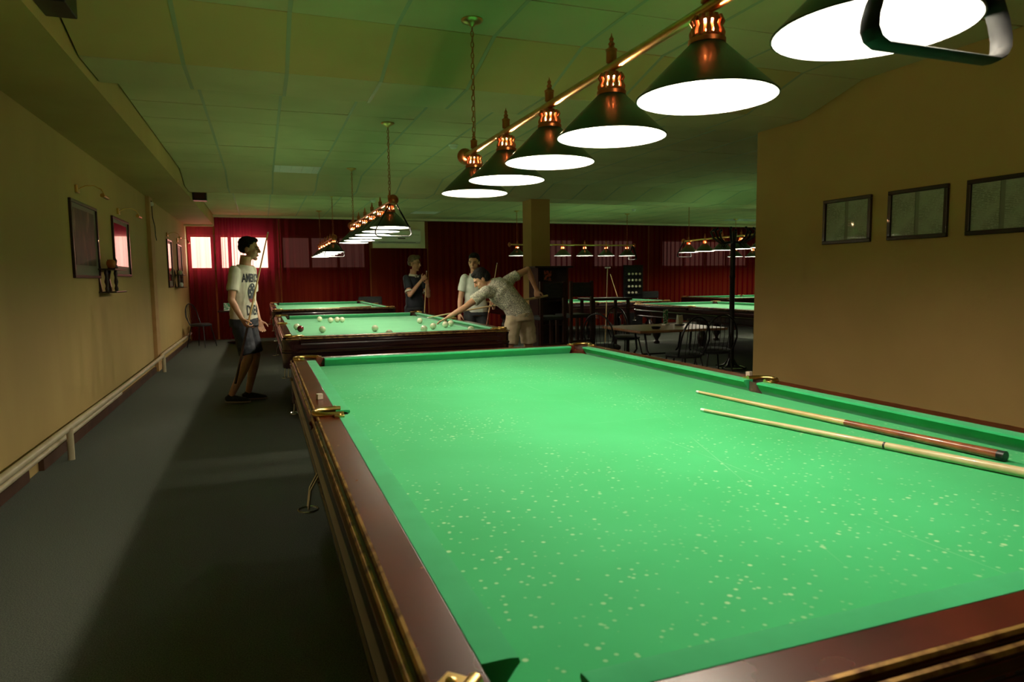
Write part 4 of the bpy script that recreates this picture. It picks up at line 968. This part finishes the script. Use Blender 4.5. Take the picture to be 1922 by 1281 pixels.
# --- 4: the bending player
B = (2.95, 7.72, 0); q = rel(B)
P4 = person('player in speckled grey T-shirt and beige shorts bending over the table to shoot', B)
pel, wst, chs, nb = q(2.945, 7.73, .90), q(2.845, 7.74, 1.045), q(2.70, 7.76, 1.19), q(2.585, 7.79, 1.275)
sp_ = V(.80, .25, .10); ss = V(.72, .38, .36)
m = MB(); torso(m, [pel-V(0, 0, .07), pel, wst, chs, along(chs, nb, .6), nb-V(.02, 0, -.01)], [(.14, .11), (.155, .115), (.135, .1), (.165, .115), (.14, .10), (.06, .06)], [V(.9, .25, 0), V(.85, .25, 0), V(.75, .3, .2), ss, ss, ss])
m.tube([along(nb, chs, .3), nb, q(2.53, 7.80, 1.30)], [.06, .056, .056], 14)
hA, hP = head(m, q(2.478, 7.79, 1.328), (-.78, .10, -.60), (-.42, .12, .9), 1.0)
rsh, relb, rwr = q(2.885, 7.86, 1.335), q(3.105, 7.86, 1.445), q(3.228, 7.88, 1.19)
lsh, lelb, lwr = q(2.475, 7.66, 1.17), q(2.215, 7.63, 1.00), q(2.03, 7.66, .895)
arm(m, rsh, relb, rwr); limb(m, [chs, along(chs, rsh, .8)], [.09, .06]); limb(m, [chs, along(chs, lsh, .8)], [.09, .06]); arm(m, lsh, lelb, lwr)
hand(m, rwr, (.12, 0, -1), (.5, .75, 0), (-.3, -.9, 0), (.9, 1.0, .7), 1.0)
hand(m, lwr, (-.86, .28, -.46), (-.3, 0, -1), (0, .9, .4), (-.02, .25, .15), 1.0, .2)
rh, rk, ra = q(3.035, 7.76, .855), q(3.09, 7.80, .49), q(3.09, 7.88, .09); lh, lk_, la = q(2.86, 7.71, .855), q(2.79, 7.70, .49), q(2.77, 7.76, .09)
leg(m, rh, rk, ra); leg(m, lh, lk_, la); remesh(m, 'body', SKIN, P4, .0055, 2)
face(P4, hA, hP, 1.0, HAIRB, [(0, -.024, .056, .082, .098, .084), (0, -.06, .005, .076, .066, .08), (0, .032, .098, .056, .044, .03), (.068, -.008, .03, .014, .035, .04), (-.068, -.008, .03, .014, .035, .04)])
HEATH = mat('speckled_grey_cotton', (.3, .29, .24), .9); noisy(HEATH, (.27, .255, .205), (.80, .74, .58), 90, 3, (1, 1, 1), .42, .58)
m = MB(); torso(m, [pel+V(.015, 0, -.045), along(pel, wst, .3), wst, chs, along(chs, nb, .6), nb-V(.012, 0, -.012)], [(.172, .132), (.17, .13), (.158, .125), (.182, .132), (.155, .115), (.078, .076)], [V(.85, .25, 0), V(.85, .25, 0), V(.75, .3, .2), ss, ss, ss])
limb(m, [chs, along(chs, rsh, .9)], [.10, .072]); limb(m, [chs, along(chs, lsh, .9)], [.10, .074])
limb(m, [along(rsh, relb, -.1), along(rsh, relb, .2), along(rsh, relb, .38)], [.064, .066, .064], open_end=True); limb(m, [along(lsh, lelb, -.1), along(lsh, lelb, .25), along(lsh, lelb, .55)], [.068, .07, .070], open_end=True)
remesh(m, 'tshirt', HEATH, P4, .009, 3, .009, 8)
BEIGE = noisy(mat('beige_cotton', (.42, .32, .2), .85), (.50, .39, .24), (.62, .50, .33), 9)[0]
m = MB(); torso(m, [pel+V(-.0, 0, .02), pel-V(0, 0, .08)], [(.170, .132), (.178, .137)], V(.9, .25, 0))
limb(m, [rh, along(rh, rk, .5), along(rh, rk, .86)], [.105, .102, .102], open_end=True); limb(m, [lh, along(lh, lk_, .5), along(lh, lk_, .86)], [.105, .102, .10], open_end=True)
remesh(m, 'shorts', BEIGE, P4, .009, 3, .009, 10)
shoe(P4, ra, (-.3, .95)); shoe(P4, la, (-.6, .8))
cue('billiard_cue', 'cue the bending player is aiming across the played table', (1.818, 7.84, .885), (3.40, 7.93, 1.112), [(0, .01, LINING, 'tip'), (.01, .52, CUEP, 'shaft'), (.52, .528, BLACK, 'joint_ring'), (.528, 1, CUEP, 'butt')], .006, .015)
